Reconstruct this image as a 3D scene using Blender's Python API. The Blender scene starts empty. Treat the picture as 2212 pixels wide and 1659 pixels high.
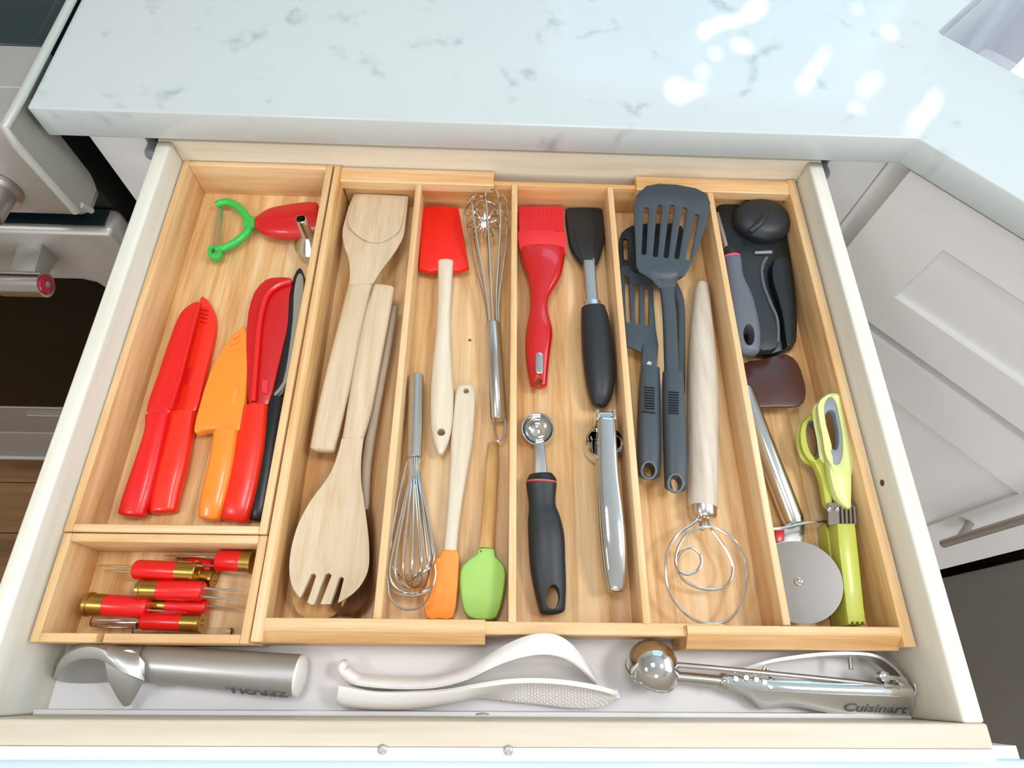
import bpy, bmesh, math, random
from mathutils import Vector, Matrix, Euler
random.seed(7)
S = bpy.context.scene
COL = S.collection
# ------------------------------------------------------------------ camera
W, H, F = 2212, 1659, 1327.5
CAM = Vector((0.0043884, -0.5059946, 0.4768868))
ROT = Euler((0.45362552, -0.03540383, 0.00584414), 'XYZ')
cd = bpy.data.cameras.new('camera'); cam = bpy.data.objects.new('camera', cd); COL.objects.link(cam)
cam.location = CAM; cam.rotation_euler = ROT
cd.sensor_width = 36; cd.lens = 36*F/W; cd.clip_start = .01
S.camera = cam
RM = ROT.to_matrix()
# ------------------------------------------------------------------ world, lights, exposure
wd = bpy.data.worlds.new('world'); S.world = wd; wd.use_nodes = True
bg = wd.node_tree.nodes['Background']; bg.inputs[0].default_value = (.62, .80, 1, 1); bg.inputs[1].default_value = 1.6
S.view_settings.view_transform = 'Standard'; S.view_settings.look = 'None'
S.view_settings.gamma = 1; S.view_settings.use_curve_mapping = False
S.view_settings.exposure = 0.3
def area(name, loc, rot, sx, sy, power, col):
    l = bpy.data.lights.new(name, 'AREA'); l.shape = 'RECTANGLE'; l.size = sx; l.size_y = sy
    l.energy = power; l.color = col
    o = bpy.data.objects.new(name, l); COL.objects.link(o); o.location = loc; o.rotation_euler = [math.radians(a) for a in rot]
    return o
area('window_daylight', (1.62, -.25, .95), (0, 78, 0), 1.0, 1.3, 5, (.92, .97, 1))
area('back_window_daylight', (.72, 1.08, .88), (-84, 0, 0), 1.15, .95, 5, (.34, .64, 1))
area('front_fill', (-.4, -2.75, .55), (82, 0, 0), 2.6, 1.6, 27, (.96, .98, 1))  # fill light added to brighten front-facing surfaces; the front wall has no window
for i, (x, y) in enumerate(((.95, -.40), (-.15, -.25), (-1.2, -.8), (.2, -1.6))):
    area('ceiling_lamp', (x, y, 1.50), (0, 0, 0), .35, .35, (9.5, 5, 6, 4.5)[i], (.97, .98, 1))

SUN = Vector((.22, 1.0, .85)).normalized()
sl = bpy.data.lights.new('sun', 'SUN'); sl.energy = 10; sl.angle = math.radians(.53); sl.color = (1, .95, .88)
so = bpy.data.objects.new('sun', sl); COL.objects.link(so); so.rotation_euler = SUN.to_track_quat('Z', 'Y').to_euler()

# ------------------------------------------------------------------ helpers
DZ = 0.0
def ray(u, v): return RM @ Vector(((u-W/2)/F, -(v-H/2)/F, -1))
def P(u, v, z):
    "the point at height z (plus the current resting offset DZ) that the photograph shows at pixel (u, v)"
    z = z+DZ; d = ray(u, v); return CAM + d*((z-CAM.z)/d.z)
def PY(u, v, y): d = ray(u, v); return CAM + d*((y-CAM.y)/d.y)
def PX(u, v, x): d = ray(u, v); return CAM + d*((x-CAM.x)/d.x)
def mpp(u, v, z): return (P(u+1, v, z)-P(u, v, z)).length
def lin(c):
    c = c.lstrip('#'); r = []
    for i in (0, 2, 4):
        x = int(c[i:i+2], 16)/255; r.append(x/12.92 if x <= .04045 else ((x+.055)/1.055)**2.4)
    return (*r, 1)
TT, TF, DF = -.025, -.068, -.075        # tray top, tray floor, drawer floor
ORG = {}
def link(o, parent=None, loc=None):
    COL.objects.link(o)
    if parent is not None:
        o.parent = parent; base = ORG[parent.name]; ORG[o.name] = base.copy()
    else:
        base = Vector(loc) if loc is not None else Vector((0, 0, 0)); o.location = base; ORG[o.name] = base.copy()
    return base
def tag(o, label=None, cat=None, group=None, kind=None):
    for k, v in (('label', label), ('category', cat), ('group', group), ('kind', kind)):
        if v: o[k] = v
    return o
def thing(name, label, cat, loc, group=None):
    o = bpy.data.objects.new(name, None); o.empty_display_size = .02; link(o, None, loc); return tag(o, label, cat, group)
def make(name, verts, faces, mat, parent=None, loc=None, smooth=True):
    me = bpy.data.meshes.new(name); o = bpy.data.objects.new(name, me); base = link(o, parent, loc)
    me.from_pydata([Vector(v)-base for v in verts], [], faces); me.update()
    bm = bmesh.new(); bm.from_mesh(me); bmesh.ops.recalc_face_normals(bm, faces=bm.faces); bm.to_mesh(me); bm.free()
    me.materials.append(mat)
    if smooth: smooth_by_angle(me)
    return o
def smooth_by_angle(me, ang=.65):
    for p in me.polygons: p.use_smooth = True
    bm = bmesh.new(); bm.from_mesh(me)
    for e in bm.edges: e.smooth = not (len(e.link_faces) == 2 and e.calc_face_angle(0) > ang)
    bm.to_mesh(me); bm.free()
def apply(o):
    dg = bpy.context.evaluated_depsgraph_get(); me = bpy.data.meshes.new_from_object(o.evaluated_get(dg))
    o.modifiers.clear(); old = o.data; o.data = me; bpy.data.meshes.remove(old); return o
def merge(lst):
    V, Fc = [], []
    for v, f in lst:
        n = len(V); V += list(v); Fc += [tuple(i+n for i in q) for q in f]
    return V, Fc
def cut(o, cutters):
    "boolean difference with a list of (verts, faces)"
    for v, f in cutters:
        c = make('cutter', v, f, o.data.materials[0], None, (0, 0, 0), False)
        m = o.modifiers.new('b', 'BOOLEAN'); m.object = c; m.operation = 'DIFFERENCE'; m.solver = 'EXACT'
        bpy.context.view_layer.update(); apply(o)
        me = c.data; bpy.data.objects.remove(c); bpy.data.meshes.remove(me)
    smooth_by_angle(o.data); return o
def cr(p, k=6, closed=False):
    "Catmull-Rom resampling of tuples or vectors"
    p = [tuple(q) for q in p]; n = len(p); out = []
    rng = range(n) if closed else range(n-1)
    for i in rng:
        g = lambda j: p[j % n] if closed else p[min(max(j, 0), n-1)]
        a, b, c, d = g(i-1), g(i), g(i+1), g(i+2)
        for s in range(k):
            t = s/k
            out.append(tuple(.5*(2*y+(z-x)*t+(2*x-5*y+4*z-w)*t*t+(3*y-x-3*z+w)*t**3) for x, y, z, w in zip(a, b, c, d)))
    if not closed: out.append(p[-1])
    return out
def skin(rings, cap=True, closed=False):
    n = len(rings[0]); V = [v for r in rings for v in r]; Fc = []
    m = len(rings)
    for i in range(m if closed else m-1):
        a, b = i*n, ((i+1) % m)*n
        for j in range(n):
            k = (j+1) % n; Fc.append((a+j, a+k, b+k, b+j))
    if cap and not closed:
        Fc.append(tuple(range(n))[::-1]); Fc.append(tuple((m-1)*n+j for j in range(n)))
    return V, Fc
def loft_geo(sts, n=18, k=5, r0=.3, r1=.3, e=2.3):
    """stations (px, py, z, width px, height m[, exponent]); superellipse sections, rounded ends (r0, r1 = end length / half width)"""
    sts = [tuple(s) if len(s) == 6 else (*s, e) for s in sts]
    q = cr(sts, k) if k > 1 else sts
    C = [P(a, b, z) for a, b, z, *_ in q]; rows = []
    for i, (a, b, z, w, h, ex) in enumerate(q):
        T = (C[min(i+1, len(C)-1)]-C[max(i-1, 0)]).normalized()
        rows.append([C[i], T, w*mpp(a, b, z)/2, h/2, ex])
    def ends(row, r, sg):
        c, T, a, b, ex = row; L = r*max(a, b); o = []
        for th in (25, 48, 68, 84):
            t = math.radians(th); o.append([c+T*sg*L*math.sin(t), T, a*math.cos(t)**.8, b*math.cos(t)**.8, ex])
        return o
    if r0 > 0: rows = ends(rows[0], r0, -1)[::-1]+rows
    if r1 > 0: rows = rows+ends(rows[-1], r1, 1)
    rings = []
    for c, T, a, b, ex in rows:
        N = T.cross(Vector((0, 0, 1))).normalized(); U = N.cross(T).normalized(); ring = []
        for j in range(n):
            t = 2*math.pi*(j+.5)/n; cs, sn = math.cos(t), math.sin(t)
            ring.append(c+N*a*math.copysign(abs(cs)**(2/ex), cs)+U*b*math.copysign(abs(sn)**(2/ex), sn))
        rings.append(ring)
    return skin(rings)
def loft(name, sts, mat, parent, **kw): v, f = loft_geo(sts, **kw); return make(name, v, f, mat, parent)
def lathe_geo(A, B, prof, n=24):
    "profile [(t along A-B, radius)] turned about A-B"
    A, B = Vector(A), Vector(B); T = (B-A).normalized()
    N = T.orthogonal().normalized(); U = T.cross(N); rings = []
    for t, r in prof:
        c = A.lerp(B, t); rings.append([c+(N*math.cos(2*math.pi*j/n)+U*math.sin(2*math.pi*j/n))*max(r, 1e-5) for j in range(n)])
    return skin(rings)
def lathe(name, A, B, prof, mat, parent=None, n=24, loc=None): v, f = lathe_geo(A, B, prof, n); return make(name, v, f, mat, parent, loc)
def tube_geo(pts, r, n=8, closed=False):
    pts = [Vector(p) for p in pts]; m = len(pts); rings = []; N = None
    for i in range(m):
        a, b = (pts[i-1], pts[(i+1) % m]) if closed else (pts[max(i-1, 0)], pts[min(i+1, m-1)])
        T = (b-a).normalized()
        N = T.orthogonal().normalized() if N is None else (N-T*N.dot(T)).normalized()
        U = T.cross(N); rr = r[i] if isinstance(r, (list, tuple)) else r
        rings.append([pts[i]+(N*math.cos(2*math.pi*j/n)+U*math.sin(2*math.pi*j/n))*rr for j in range(n)])
    return skin(rings, True, closed)
def tube(name, pts, r, mat, parent=None, n=8, closed=False, loc=None):
    v, f = tube_geo(pts, r, n, closed); return make(name, v, f, mat, parent, loc)
def pxs(lst, k=6, closed=False):
    "pixel path [(u, v, z)] -> smooth 3-D points"
    return cr([P(*q) for q in lst], k, closed)
def box_geo(x0, x1, y0, y1, z0, z1):
    V = [(x, y, z) for z in (z0, z1) for x, y in ((x0, y0), (x1, y0), (x1, y1), (x0, y1))]
    return V, [(0, 3, 2, 1), (4, 5, 6, 7), (0, 1, 5, 4), (1, 2, 6, 5), (2, 3, 7, 6), (3, 0, 4, 7)]
def box(name, b, mat, parent=None, loc=None, bev=.0012):
    v, f = box_geo(*b); o = make(name, v, f, mat, parent, loc, False)
    if bev: bevel(o, bev)
    return o
def bevel(o, w, seg=2):
    m = o.modifiers.new('v', 'BEVEL'); m.width = w; m.segments = seg; m.limit_method = 'ANGLE'; m.angle_limit = .6
    bpy.context.view_layer.update(); apply(o); smooth_by_angle(o.data, .9)
def ext_geo(poly, axis, a, b):
    "polygon in the two other axes, extruded along axis from a to b"
    def mk(p, t): return {'x': (t, p[0], p[1]), 'y': (p[0], t, p[1]), 'z': (p[0], p[1], t)}[axis]
    n = len(poly); V = [mk(p, a) for p in poly]+[mk(p, b) for p in poly]
    Fc = [tuple(range(n)), tuple(range(2*n-1, n-1, -1))]+[(i, (i+1) % n, n+(i+1) % n, n+i) for i in range(n)]
    return V, Fc
def ellipse(cx, cy, rx, ry, n=24, rot=0):
    c, s = math.cos(math.radians(rot)), math.sin(math.radians(rot)); o = []
    for i in range(n):
        t = 2*math.pi*i/n; x, y = rx*math.cos(t), ry*math.sin(t); o.append((cx+x*c-y*s, cy+x*s+y*c))
    return o
def slot_px(a, b, w, n=6):
    "stadium outline in pixels between two points"
    ax, ay = a; bx, by = b; an = math.atan2(by-ay, bx-ax); o = []
    for c, s in (((bx, by), -90), ((ax, ay), 90)):
        for i in range(n+1):
            t = an+math.radians(s+180*i/n); o.append((c[0]+w/2*math.cos(t), c[1]+w/2*math.sin(t)))
    return o
def zline(u0, v0, z0, u1, v1, z1):
    "tilted plane: height z0 at the first pixel, z1 at the second"
    d = Vector((u1-u0, v1-v0)); L = d.dot(d)
    return lambda u, v: z0+(z1-z0)*max(-.3, min(1.3, Vector((u-u0, v-v0)).dot(d)/L))
def fill(loops):
    bm = bmesh.new(); es = []
    for L in loops:
        vs = [bm.verts.new(p) for p in L]; es += [bm.edges.new((vs[i], vs[(i+1) % len(vs)])) for i in range(len(vs))]
    bm.verts.index_update()
    bmesh.ops.triangle_fill(bm, edges=es, use_beauty=True)
    bm.verts.index_update(); V = [v.co.copy() for v in bm.verts]; Fc = [tuple(v.index for v in f.verts) for f in bm.faces]; bm.free(); return V, Fc
def prism(name, out, z, th, mat, parent=None, holes=(), bev=.001, sm=0, loc=None, dome=0):
    """solid with the outline traced in pixels on the plane z (number or tilted plane), thickness th below it, rounded edges"""
    zf = z if callable(z) else (lambda u, v: z)
    if sm: out = cr(out, sm, True)
    loops = [[P(u, v, zf(u, v)) for u, v in L] for L in (out, *holes)]
    def area2(L): return sum(L[i].x*L[(i+1) % len(L)].y-L[(i+1) % len(L)].x*L[i].y for i in range(len(L)))
    loops = [L if (area2(L) > 0) == (i == 0) else L[::-1] for i, L in enumerate(loops)]
    def inset(L, d):
        n = len(L); o = []
        for i in range(n):
            a, b, c = L[i-1], L[i], L[(i+1) % n]
            e1 = (b-a).xy; e2 = (c-b).xy
            if e1.length < 1e-7 or e2.length < 1e-7: o.append(b.copy()); continue
            n1 = Vector((-e1.y, e1.x)).normalized(); n2 = Vector((-e2.y, e2.x)).normalized(); m = n1+n2
            if m.length < .2: m = n1.copy()
            m.normalize(); q = d/max(.5, m.dot(n1)); o.append(Vector((b.x+m.x*q, b.y+m.y*q, b.z)))
        return o
    bev = min(bev, th*.49)
    levels = [(bev, 0), (bev*.3, -bev*.3), (0, -bev), (0, -th+bev), (bev*.3, -th+bev*.3), (bev, -th)] if bev > 0 else [(0, 0), (0, -th)]
    top = [inset(L, bev) for L in loops]
    FV, FF = fill([[v.xy.to_3d() for v in L] for L in top])
    zs = [v.z for L in top for v in L]
    V, Fc = [], []
    offs = []
    for d, dz in levels:
        o = []
        for L in loops:
            o.append(len(V)); V += [v+Vector((0, 0, dz)) for v in inset(L, d)]
        offs.append(o)
    for a, b in zip(offs[:-1], offs[1:]):
        for li, L in enumerate(loops):
            n = len(L)
            for i in range(n): Fc.append((a[li]+i, a[li]+(i+1) % n, b[li]+(i+1) % n, b[li]+i))
    last = offs[-1][0]
    for f in FF: Fc.append(tuple(f)); Fc.append(tuple(last+i for i in f))
    return make(name, V, Fc, mat, parent, loc)
def cutter(out, z0=-.09, z1=.05, zr=-.04):
    "vertical cutter through an outline given in pixels at height zr"
    return ext_geo([P(u, v, zr).xy for u, v in out], 'z', z0, z1)
def grid_geo(rows, closed_u=False):
    n = len(rows[0]); V = [v for r in rows for v in r]; Fc = []
    for i in range(len(rows)-1):
        for j in range(n if closed_u else n-1):
            k = (j+1) % n; Fc.append((i*n+j, i*n+k, (i+1)*n+k, (i+1)*n+j))
    return V, Fc
def sheet(name, rows, th, mat, parent, off=-1, closed_u=False, bev=0):
    v, f = grid_geo(rows, closed_u); o = make(name, v, f, mat, parent)
    m = o.modifiers.new('s', 'SOLIDIFY'); m.thickness = th; m.offset = off
    if bev: b = o.modifiers.new('b', 'BEVEL'); b.width = bev; b.segments = 2; b.limit_method = 'ANGLE'; b.angle_limit = 1.0
    bpy.context.view_layer.update(); apply(o); smooth_by_angle(o.data, .9); return o
def spoon_geo(sts, th, k=5, n=14):
    """bowl or blade: stations (left px, left py, right px, right py, z rim, dish depth m, thickness factor)"""
    q = cr(sts, k); top, bot = [], []
    for a, b, c, d, z, dep in q:
        A, B = P(a, b, z), P(c, d, z); rt, rb = [], []
        for j in range(n+1):
            u = -math.cos(math.pi*j/n); p = A.lerp(B, (u+1)/2); e = 1-u*u
            rt.append(p-Vector((0, 0, dep*e))); rb.append(p-Vector((0, 0, dep*e+th*(.15+.85*math.sqrt(max(e, 0))))))
        top.append(rt); bot.append(rb[::-1])
    return skin([a+b for a, b in zip(top, bot)])

# ------------------------------------------------------------------ materials
def mat(name, col, rough=.5, metal=0, spec=.5, coat=0, bump=0, bscale=200, var=0, vscale=30, trans=0, sss=0):
    m = bpy.data.materials.new(name); m.use_nodes = True; nt = m.node_tree; b = nt.nodes['Principled BSDF']
    c = lin(col) if isinstance(col, str) else col
    b.inputs['Base Color'].default_value = c; b.inputs['Roughness'].default_value = rough; b.inputs['Metallic'].default_value = metal
    b.inputs['Specular IOR Level'].default_value = spec; b.inputs['Coat Weight'].default_value = coat; b.inputs['Transmission Weight'].default_value = trans
    tc = nt.nodes.new('ShaderNodeTexCoord')
    nz = nt.nodes.new('ShaderNodeTexNoise'); nz.inputs['Scale'].default_value = vscale; nz.inputs['Detail'].default_value = 4
    nt.links.new(tc.outputs['Object'], nz.inputs['Vector'])
    mx = nt.nodes.new('ShaderNodeMix'); mx.data_type = 'RGBA'
    mx.inputs['A'].default_value = tuple(x*(1-var) for x in c[:3])+(1,); mx.inputs['B'].default_value = tuple(min(1, x*(1+var)) for x in c[:3])+(1,)
    nt.links.new(nz.outputs['Fac'], mx.inputs['Factor']); nt.links.new(mx.outputs['Result'], b.inputs['Base Color'])
    if bump:
        n2 = nt.nodes.new('ShaderNodeTexNoise'); n2.inputs['Scale'].default_value = bscale; nt.links.new(tc.outputs['Object'], n2.inputs['Vector'])
        bp = nt.nodes.new('ShaderNodeBump'); bp.inputs['Strength'].default_value = bump; bp.inputs['Distance'].default_value = .0005
        nt.links.new(n2.outputs['Fac'], bp.inputs['Height']); nt.links.new(bp.outputs['Normal'], b.inputs['Normal'])
    return m
def wood(name, dark, mid, light, axis='Y', rough=.5, strip=0, fine=1.0, spec=.3, streak=.5):
    "long-grained wood; axis = grain direction; strip = width of the laminated strips (0 none)"
    m = bpy.data.materials.new(name); m.use_nodes = True; nt = m.node_tree; L = nt.links; b = nt.nodes['Principled BSDF']
    b.inputs['Roughness'].default_value = rough; b.inputs['Specular IOR Level'].default_value = spec
    tc = nt.nodes.new('ShaderNodeTexCoord'); mp = nt.nodes.new('ShaderNodeMapping'); L.new(tc.outputs['Object'], mp.inputs['Vector'])
    sc = {'Y': (1, .06, 1), 'X': (.06, 1, 1), 'Z': (1, 1, .06)}[axis]; mp.inputs['Scale'].default_value = sc
    n1 = nt.nodes.new('ShaderNodeTexNoise'); n1.inputs['Scale'].default_value = 90*fine; n1.inputs['Detail'].default_value = 6; L.new(mp.outputs['Vector'], n1.inputs['Vector'])
    n2 = nt.nodes.new('ShaderNodeTexNoise'); n2.inputs['Scale'].default_value = 420*fine; n2.inputs['Detail'].default_value = 3; L.new(mp.outputs['Vector'], n2.inputs['Vector'])
    ad = nt.nodes.new('ShaderNodeMath'); ad.operation = 'MULTIPLY_ADD'; ad.inputs[1].default_value = .35; L.new(n2.outputs['Fac'], ad.inputs[0]); L.new(n1.outputs['Fac'], ad.inputs[2])
    last = ad.outputs[0]
    if strip:
        sp = nt.nodes.new('ShaderNodeSeparateXYZ'); L.new(tc.outputs['Object'], sp.inputs['Vector'])
        dv = nt.nodes.new('ShaderNodeMath'); dv.operation = 'DIVIDE'; dv.inputs[1].default_value = strip; L.new(sp.outputs['X' if axis == 'Y' else 'Y'], dv.inputs[0])
        fl = nt.nodes.new('ShaderNodeMath'); fl.operation = 'FLOOR'; L.new(dv.outputs[0], fl.inputs[0])
        wn = nt.nodes.new('ShaderNodeTexWhiteNoise'); wn.noise_dimensions = '1D'; L.new(fl.outputs[0], wn.inputs['W'])
        a2 = nt.nodes.new('ShaderNodeMath'); a2.operation = 'MULTIPLY_ADD'; a2.inputs[1].default_value = streak*.5; L.new(wn.outputs['Value'], a2.inputs[0]); L.new(last, a2.inputs[2])
        a3 = nt.nodes.new('ShaderNodeMath'); a3.operation = 'SUBTRACT'; a3.inputs[1].default_value = streak*.25; L.new(a2.outputs[0], a3.inputs[0]); last = a3.outputs[0]
    rp = nt.nodes.new('ShaderNodeValToRGB'); e = rp.color_ramp.elements
    e[0].position = .38; e[0].color = lin(dark); e[1].position = .98; e[1].color = lin(light); k = e.new(.66); k.color = lin(mid)
    L.new(last, rp.inputs['Fac']); L.new(rp.outputs['Color'], b.inputs['Base Color'])
    bp = nt.nodes.new('ShaderNodeBump'); bp.inputs['Strength'].default_value = .12; bp.inputs['Distance'].default_value = .0004
    L.new(n2.outputs['Fac'], bp.inputs['Height']); L.new(bp.outputs['Normal'], b.inputs['Normal'])
    return m
def quartz():
    m = bpy.data.materials.new('white_quartz'); m.use_nodes = True; nt = m.node_tree; L = nt.links; b = nt.nodes['Principled BSDF']
    b.inputs['Roughness'].default_value = .14; b.inputs['Specular IOR Level'].default_value = .42
    tc = nt.nodes.new('ShaderNodeTexCoord')
    wp = nt.nodes.new('ShaderNodeTexNoise'); wp.inputs['Scale'].default_value = 9; wp.inputs['Detail'].default_value = 4; L.new(tc.outputs['Object'], wp.inputs['Vector'])
    vm = nt.nodes.new('ShaderNodeVectorMath'); vm.operation = 'MULTIPLY_ADD'; vm.inputs[1].default_value = (.16, .16, .16)
    L.new(wp.outputs['Color'], vm.inputs[0]); L.new(tc.outputs['Object'], vm.inputs[2])
    vo = nt.nodes.new('ShaderNodeTexVoronoi'); vo.feature = 'DISTANCE_TO_EDGE'; vo.inputs['Scale'].default_value = 9; L.new(vm.outputs[0], vo.inputs['Vector'])
    r1 = nt.nodes.new('ShaderNodeValToRGB'); e = r1.color_ramp.elements; e[0].position = 0; e[0].color = (1, 1, 1, 1); e[1].position = .075; e[1].color = (0, 0, 0, 1); L.new(vo.outputs['Distance'], r1.inputs['Fac'])
    mk = nt.nodes.new('ShaderNodeTexNoise'); mk.inputs['Scale'].default_value = 24; mk.inputs['Detail'].default_value = 3; L.new(tc.outputs['Object'], mk.inputs['Vector'])
    r2 = nt.nodes.new('ShaderNodeValToRGB'); e = r2.color_ramp.elements; e[0].position = .56; e[0].color = (0, 0, 0, 1); e[1].position = .70; e[1].color = (1, 1, 1, 1); L.new(mk.outputs['Fac'], r2.inputs['Fac'])
    mu = nt.nodes.new('ShaderNodeMath'); mu.operation = 'MULTIPLY'; L.new(r1.outputs['Color'], mu.inputs[0]); L.new(r2.outputs['Color'], mu.inputs[1])
    mx = nt.nodes.new('ShaderNodeMix'); mx.data_type = 'RGBA'; mx.inputs['A'].default_value = lin('#C3CAC9'); mx.inputs['B'].default_value = lin('#A0ABAC')
    L.new(mu.outputs[0], mx.inputs['Factor']); L.new(mx.outputs['Result'], b.inputs['Base Color'])
    return m
PINE = wood('pine_side', '#D6D1BE', '#E2DECF', '#EBE8DE', 'Y', .5, 0, .5)
PINEF = wood('pine_front_board', '#C4B59A', '#D2C5AF', '#DDD3C3', 'X', .5, 0, .5)
PINEX = wood('pine_front', '#D8C9AB', '#E7DDC9', '#F0EADF', 'X', .5, 0, .5)
BAMY = wood('bamboo_lengthwise', '#C48C4E', '#E0B57E', '#F0D2A6', 'Y', .42, .0165, 1, .4)
BAMX = wood('bamboo_crosswise', '#CB965A', '#DFB480', '#ECCFA4', 'X', .42, .011, 1, .4)
BAMD = wood('bamboo_divider', '#D2A26A', '#E2BB88', '#EED2AB', 'Y', .42, 0, 1, .4)
BEECH = wood('pale_beech', '#BFA37C', '#CFB897', '#DCCAAF', 'Y', .55, 0, 1.2, .3)
BEECHW = wood('white_beech', '#CDBBA0', '#DACBB3', '#E3D8C6', 'Y', .55, 0, 1.4, .3)
ASH = wood('bleached_ash', '#BFAF9B', '#CFC2AF', '#DBD1C2', 'Y', .6, 0, 2.2, .25)
OLIVE = wood('oiled_wood', '#B98545', '#D2A468', '#E3BE88', 'Y', .5, 0, 1, .3)
BROWNW = wood('dark_stained_wood', '#4A2A18', '#6B4228', '#8A5E3E', 'Y', .5, 0, 1, .3)
GREYW = wood('grey_brown_wood', '#96826E', '#AE9B86', '#C0AE9A', 'Y', .55, 0, 1, .3)
WHITE = mat('white_cabinet_paint', '#ECECEB', .38, var=.01)
QUARTZ = quartz()
LINER = mat('white_drawer_liner', '#E6E3E2', .45, var=.02, vscale=8)
SKYTINT = mat('white_paint_sky_tint', '#C6DCEA', .3, var=.01)  # white drawer front, sky reflection put into its colour as pale blue
STEEL = mat('brushed_steel', '#B9B4AE', .32, 1, bump=.1, bscale=600, var=.05)
STOVE = mat('range_steel', '#B4B1AB', .4, .6, bump=.1, bscale=500, var=.05)
SIDEG = mat('range_side_enamel', '#A3A398', .4, .3, var=.04)
CHROME = mat('chrome', '#D9D7D4', .07, 1)
WHEEL = mat('wheel_steel', '#86827E', .34, .85)
BLADES = mat('blade_steel', '#6B645C', .4, .8)
SATIN = mat('satin_steel', '#CFCBC6', .2, 1)
ALU = mat('cast_aluminium', '#BDBCB9', .38, .65, bump=.08, bscale=400, var=.04)
WIRE = mat('steel_wire', '#D8D2CA', .16, 1)
BRASS = mat('brass', '#B4904A', .3, 1, var=.05)
RED = mat('red_plastic', '#E01010', .32, coat=.2, var=.04)
RED2 = mat('orange_red_plastic', '#EE2A10', .32, coat=.2, var=.04)
DRED = mat('deep_red_plastic', '#C80D10', .35, coat=.2, var=.05)
GRED = mat('glossy_red_plastic', '#C00A12', .18, coat=.6, var=.03)
CRED = mat('coral_red_silicone', '#E23038', .5, var=.03)
SRED = mat('red_silicone', '#E81C08', .45, var=.04)
ORANGE = mat('orange_plastic', '#F7902C', .3, coat=.3, var=.03)
ORSIL = mat('orange_silicone', '#FF9532', .5, var=.02)
GRSIL = mat('green_silicone', '#A6D468', .5, var=.02)
GREEN = mat('green_plastic', '#35B84A', .35, coat=.2, var=.04)
LIME = mat('lime_plastic', '#BCC04A', .38, coat=.15, var=.03)
LIMEL = mat('pale_lime_plastic', '#D6DE8C', .38, coat=.15, var=.03)
BLACK = mat('black_rubber', '#1F2427', .45, var=.06)
NYLON = mat('dark_grey_nylon', '#3C444A', .42, var=.05, bump=.05, bscale=900)
BLK2 = mat('black_plastic', '#14191B', .35, var=.05)
GREYR = mat('grey_rubber', '#5E6168', .42, var=.05)
GREYL = mat('grey_liner_rubber', '#8A8E94', .45, var=.04)
SHEATH = mat('grey_sheath', '#9B978C', .4, var=.06)
BROWN = mat('brown_nylon', '#4B2A22', .3, var=.12, vscale=60)
WPLA = mat('white_plastic', '#F1ECE6', .3, coat=.2, var=.01)
GLASSB = mat('black_cooktop_glass', '#1B2A2C', .12, spec=.6)
OVENW = mat('oven_window_glass', '#080906', .2, spec=.12)
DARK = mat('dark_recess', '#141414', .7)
DISHW = mat('grey_steel_front', '#8F908B', .5, .3, bump=.05, var=.05)
SINKM = mat('grey_sink', '#CDD0D6', .4, .0, var=.02)
NICKEL = mat('brushed_nickel', '#B2AEA7', .38, .55, var=.04)
MEDAL = mat('red_medallion', '#A3142E', .3, coat=.3)
CLEAR = mat('clear_plastic', '#FFFFFF', .08, trans=1, spec=.4)
WALL = mat('painted_wall', '#DCDBD6', .7, var=.01)
CEIL = mat('ceiling_paint', '#EEEDEA', .8, var=.01)
FLOORM = wood('brown_floor_boards', '#6A4A2E', '#85603C', '#9A744C', 'X', .45, .09, .4, .4)
INK = mat('grey_print', '#6B6768', .5)

# ------------------------------------------------------------------ the room
FZ, CZ = -1.02, 1.55
def struct(o): o['kind'] = 'structure'; return o
FX0, FX1, FY0, FY1 = -2.6, 1.75, -3.0, 1.15
fl = struct(make('floor', *box_geo(FX0, FX1, FY0, FY1, FZ-.06, FZ), DARK, None, (0, 0, FZ), False))
for i in range(34):                                                     # floor boards, part of the floor
    y0 = FY0+i*.122
    if y0+.12 > FY1: break
    box('floor_board', (FX0+.002, FX1-.002, y0+.001, y0+.1205, FZ-.001, FZ+.004), FLOORM, fl, bev=0)
struct(make('ceiling', *box_geo(FX0, FX1, FY0, FY1, CZ, CZ+.06), CEIL, None, (0, 0, CZ), False))
def wall_with_hole(name, axis, at, th, a0, a1, h0, h1, z0, z1):
    "wall slab on axis ('x' or 'y') at 'at', with one window opening"
    lst = []
    lo, hi = (FY0, FY1) if axis == 'x' else (FX0, FX1)
    for p, q, r, s in ((lo, a0, FZ, CZ), (a1, hi, FZ, CZ), (a0, a1, FZ, z0), (a0, a1, z1, CZ)):
        lst.append(box_geo(at, at+th, p, q, r, s) if axis == 'x' else box_geo(p, q, at, at+th, r, s))
    return struct(make(name, *merge(lst), WALL, None, (0, 0, FZ), False))
wall_with_hole('wall_right', 'x', FX1, .1, -.95, .45, 0, 0, .35, 1.35)
wall_with_hole('wall_back', 'y', FY1, .1, .15, 1.35, 0, 0, .35, 1.35)
struct(make('wall_left', *box_geo(FX0-.1, FX0, FY0, FY1, FZ, CZ), WALL, None, (0, 0, FZ), False))
struct(make('wall_front', *box_geo(FX0, FX1, FY0-.1, FY0, FZ, CZ), WALL, None, (0, 0, FZ), False))
def window(name, axis, at, a0, a1, z0, z1):
    o = struct(thing(name, None, None, (0, 0, 0))); w = .05
    bs = [(a0, a0+w, z0, z1), (a1-w, a1, z0, z1), (a0, a1, z0, z0+w), (a0, a1, z1-w, z1), ((a0+a1)/2-w/2, (a0+a1)/2+w/2, z0, z1)]
    lst = [box_geo(at, at+.05, p, q, r, s) if axis == 'x' else box_geo(p, q, at, at+.05, r, s) for p, q, r, s in bs]
    make('window_frame', *merge(lst), WHITE, o, None, False); return o
window('window_1', 'x', FX1+.02, -.95, .45, .35, 1.35)
window('window_2', 'y', FY1+.02, .15, 1.35, .35, 1.35)

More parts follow.
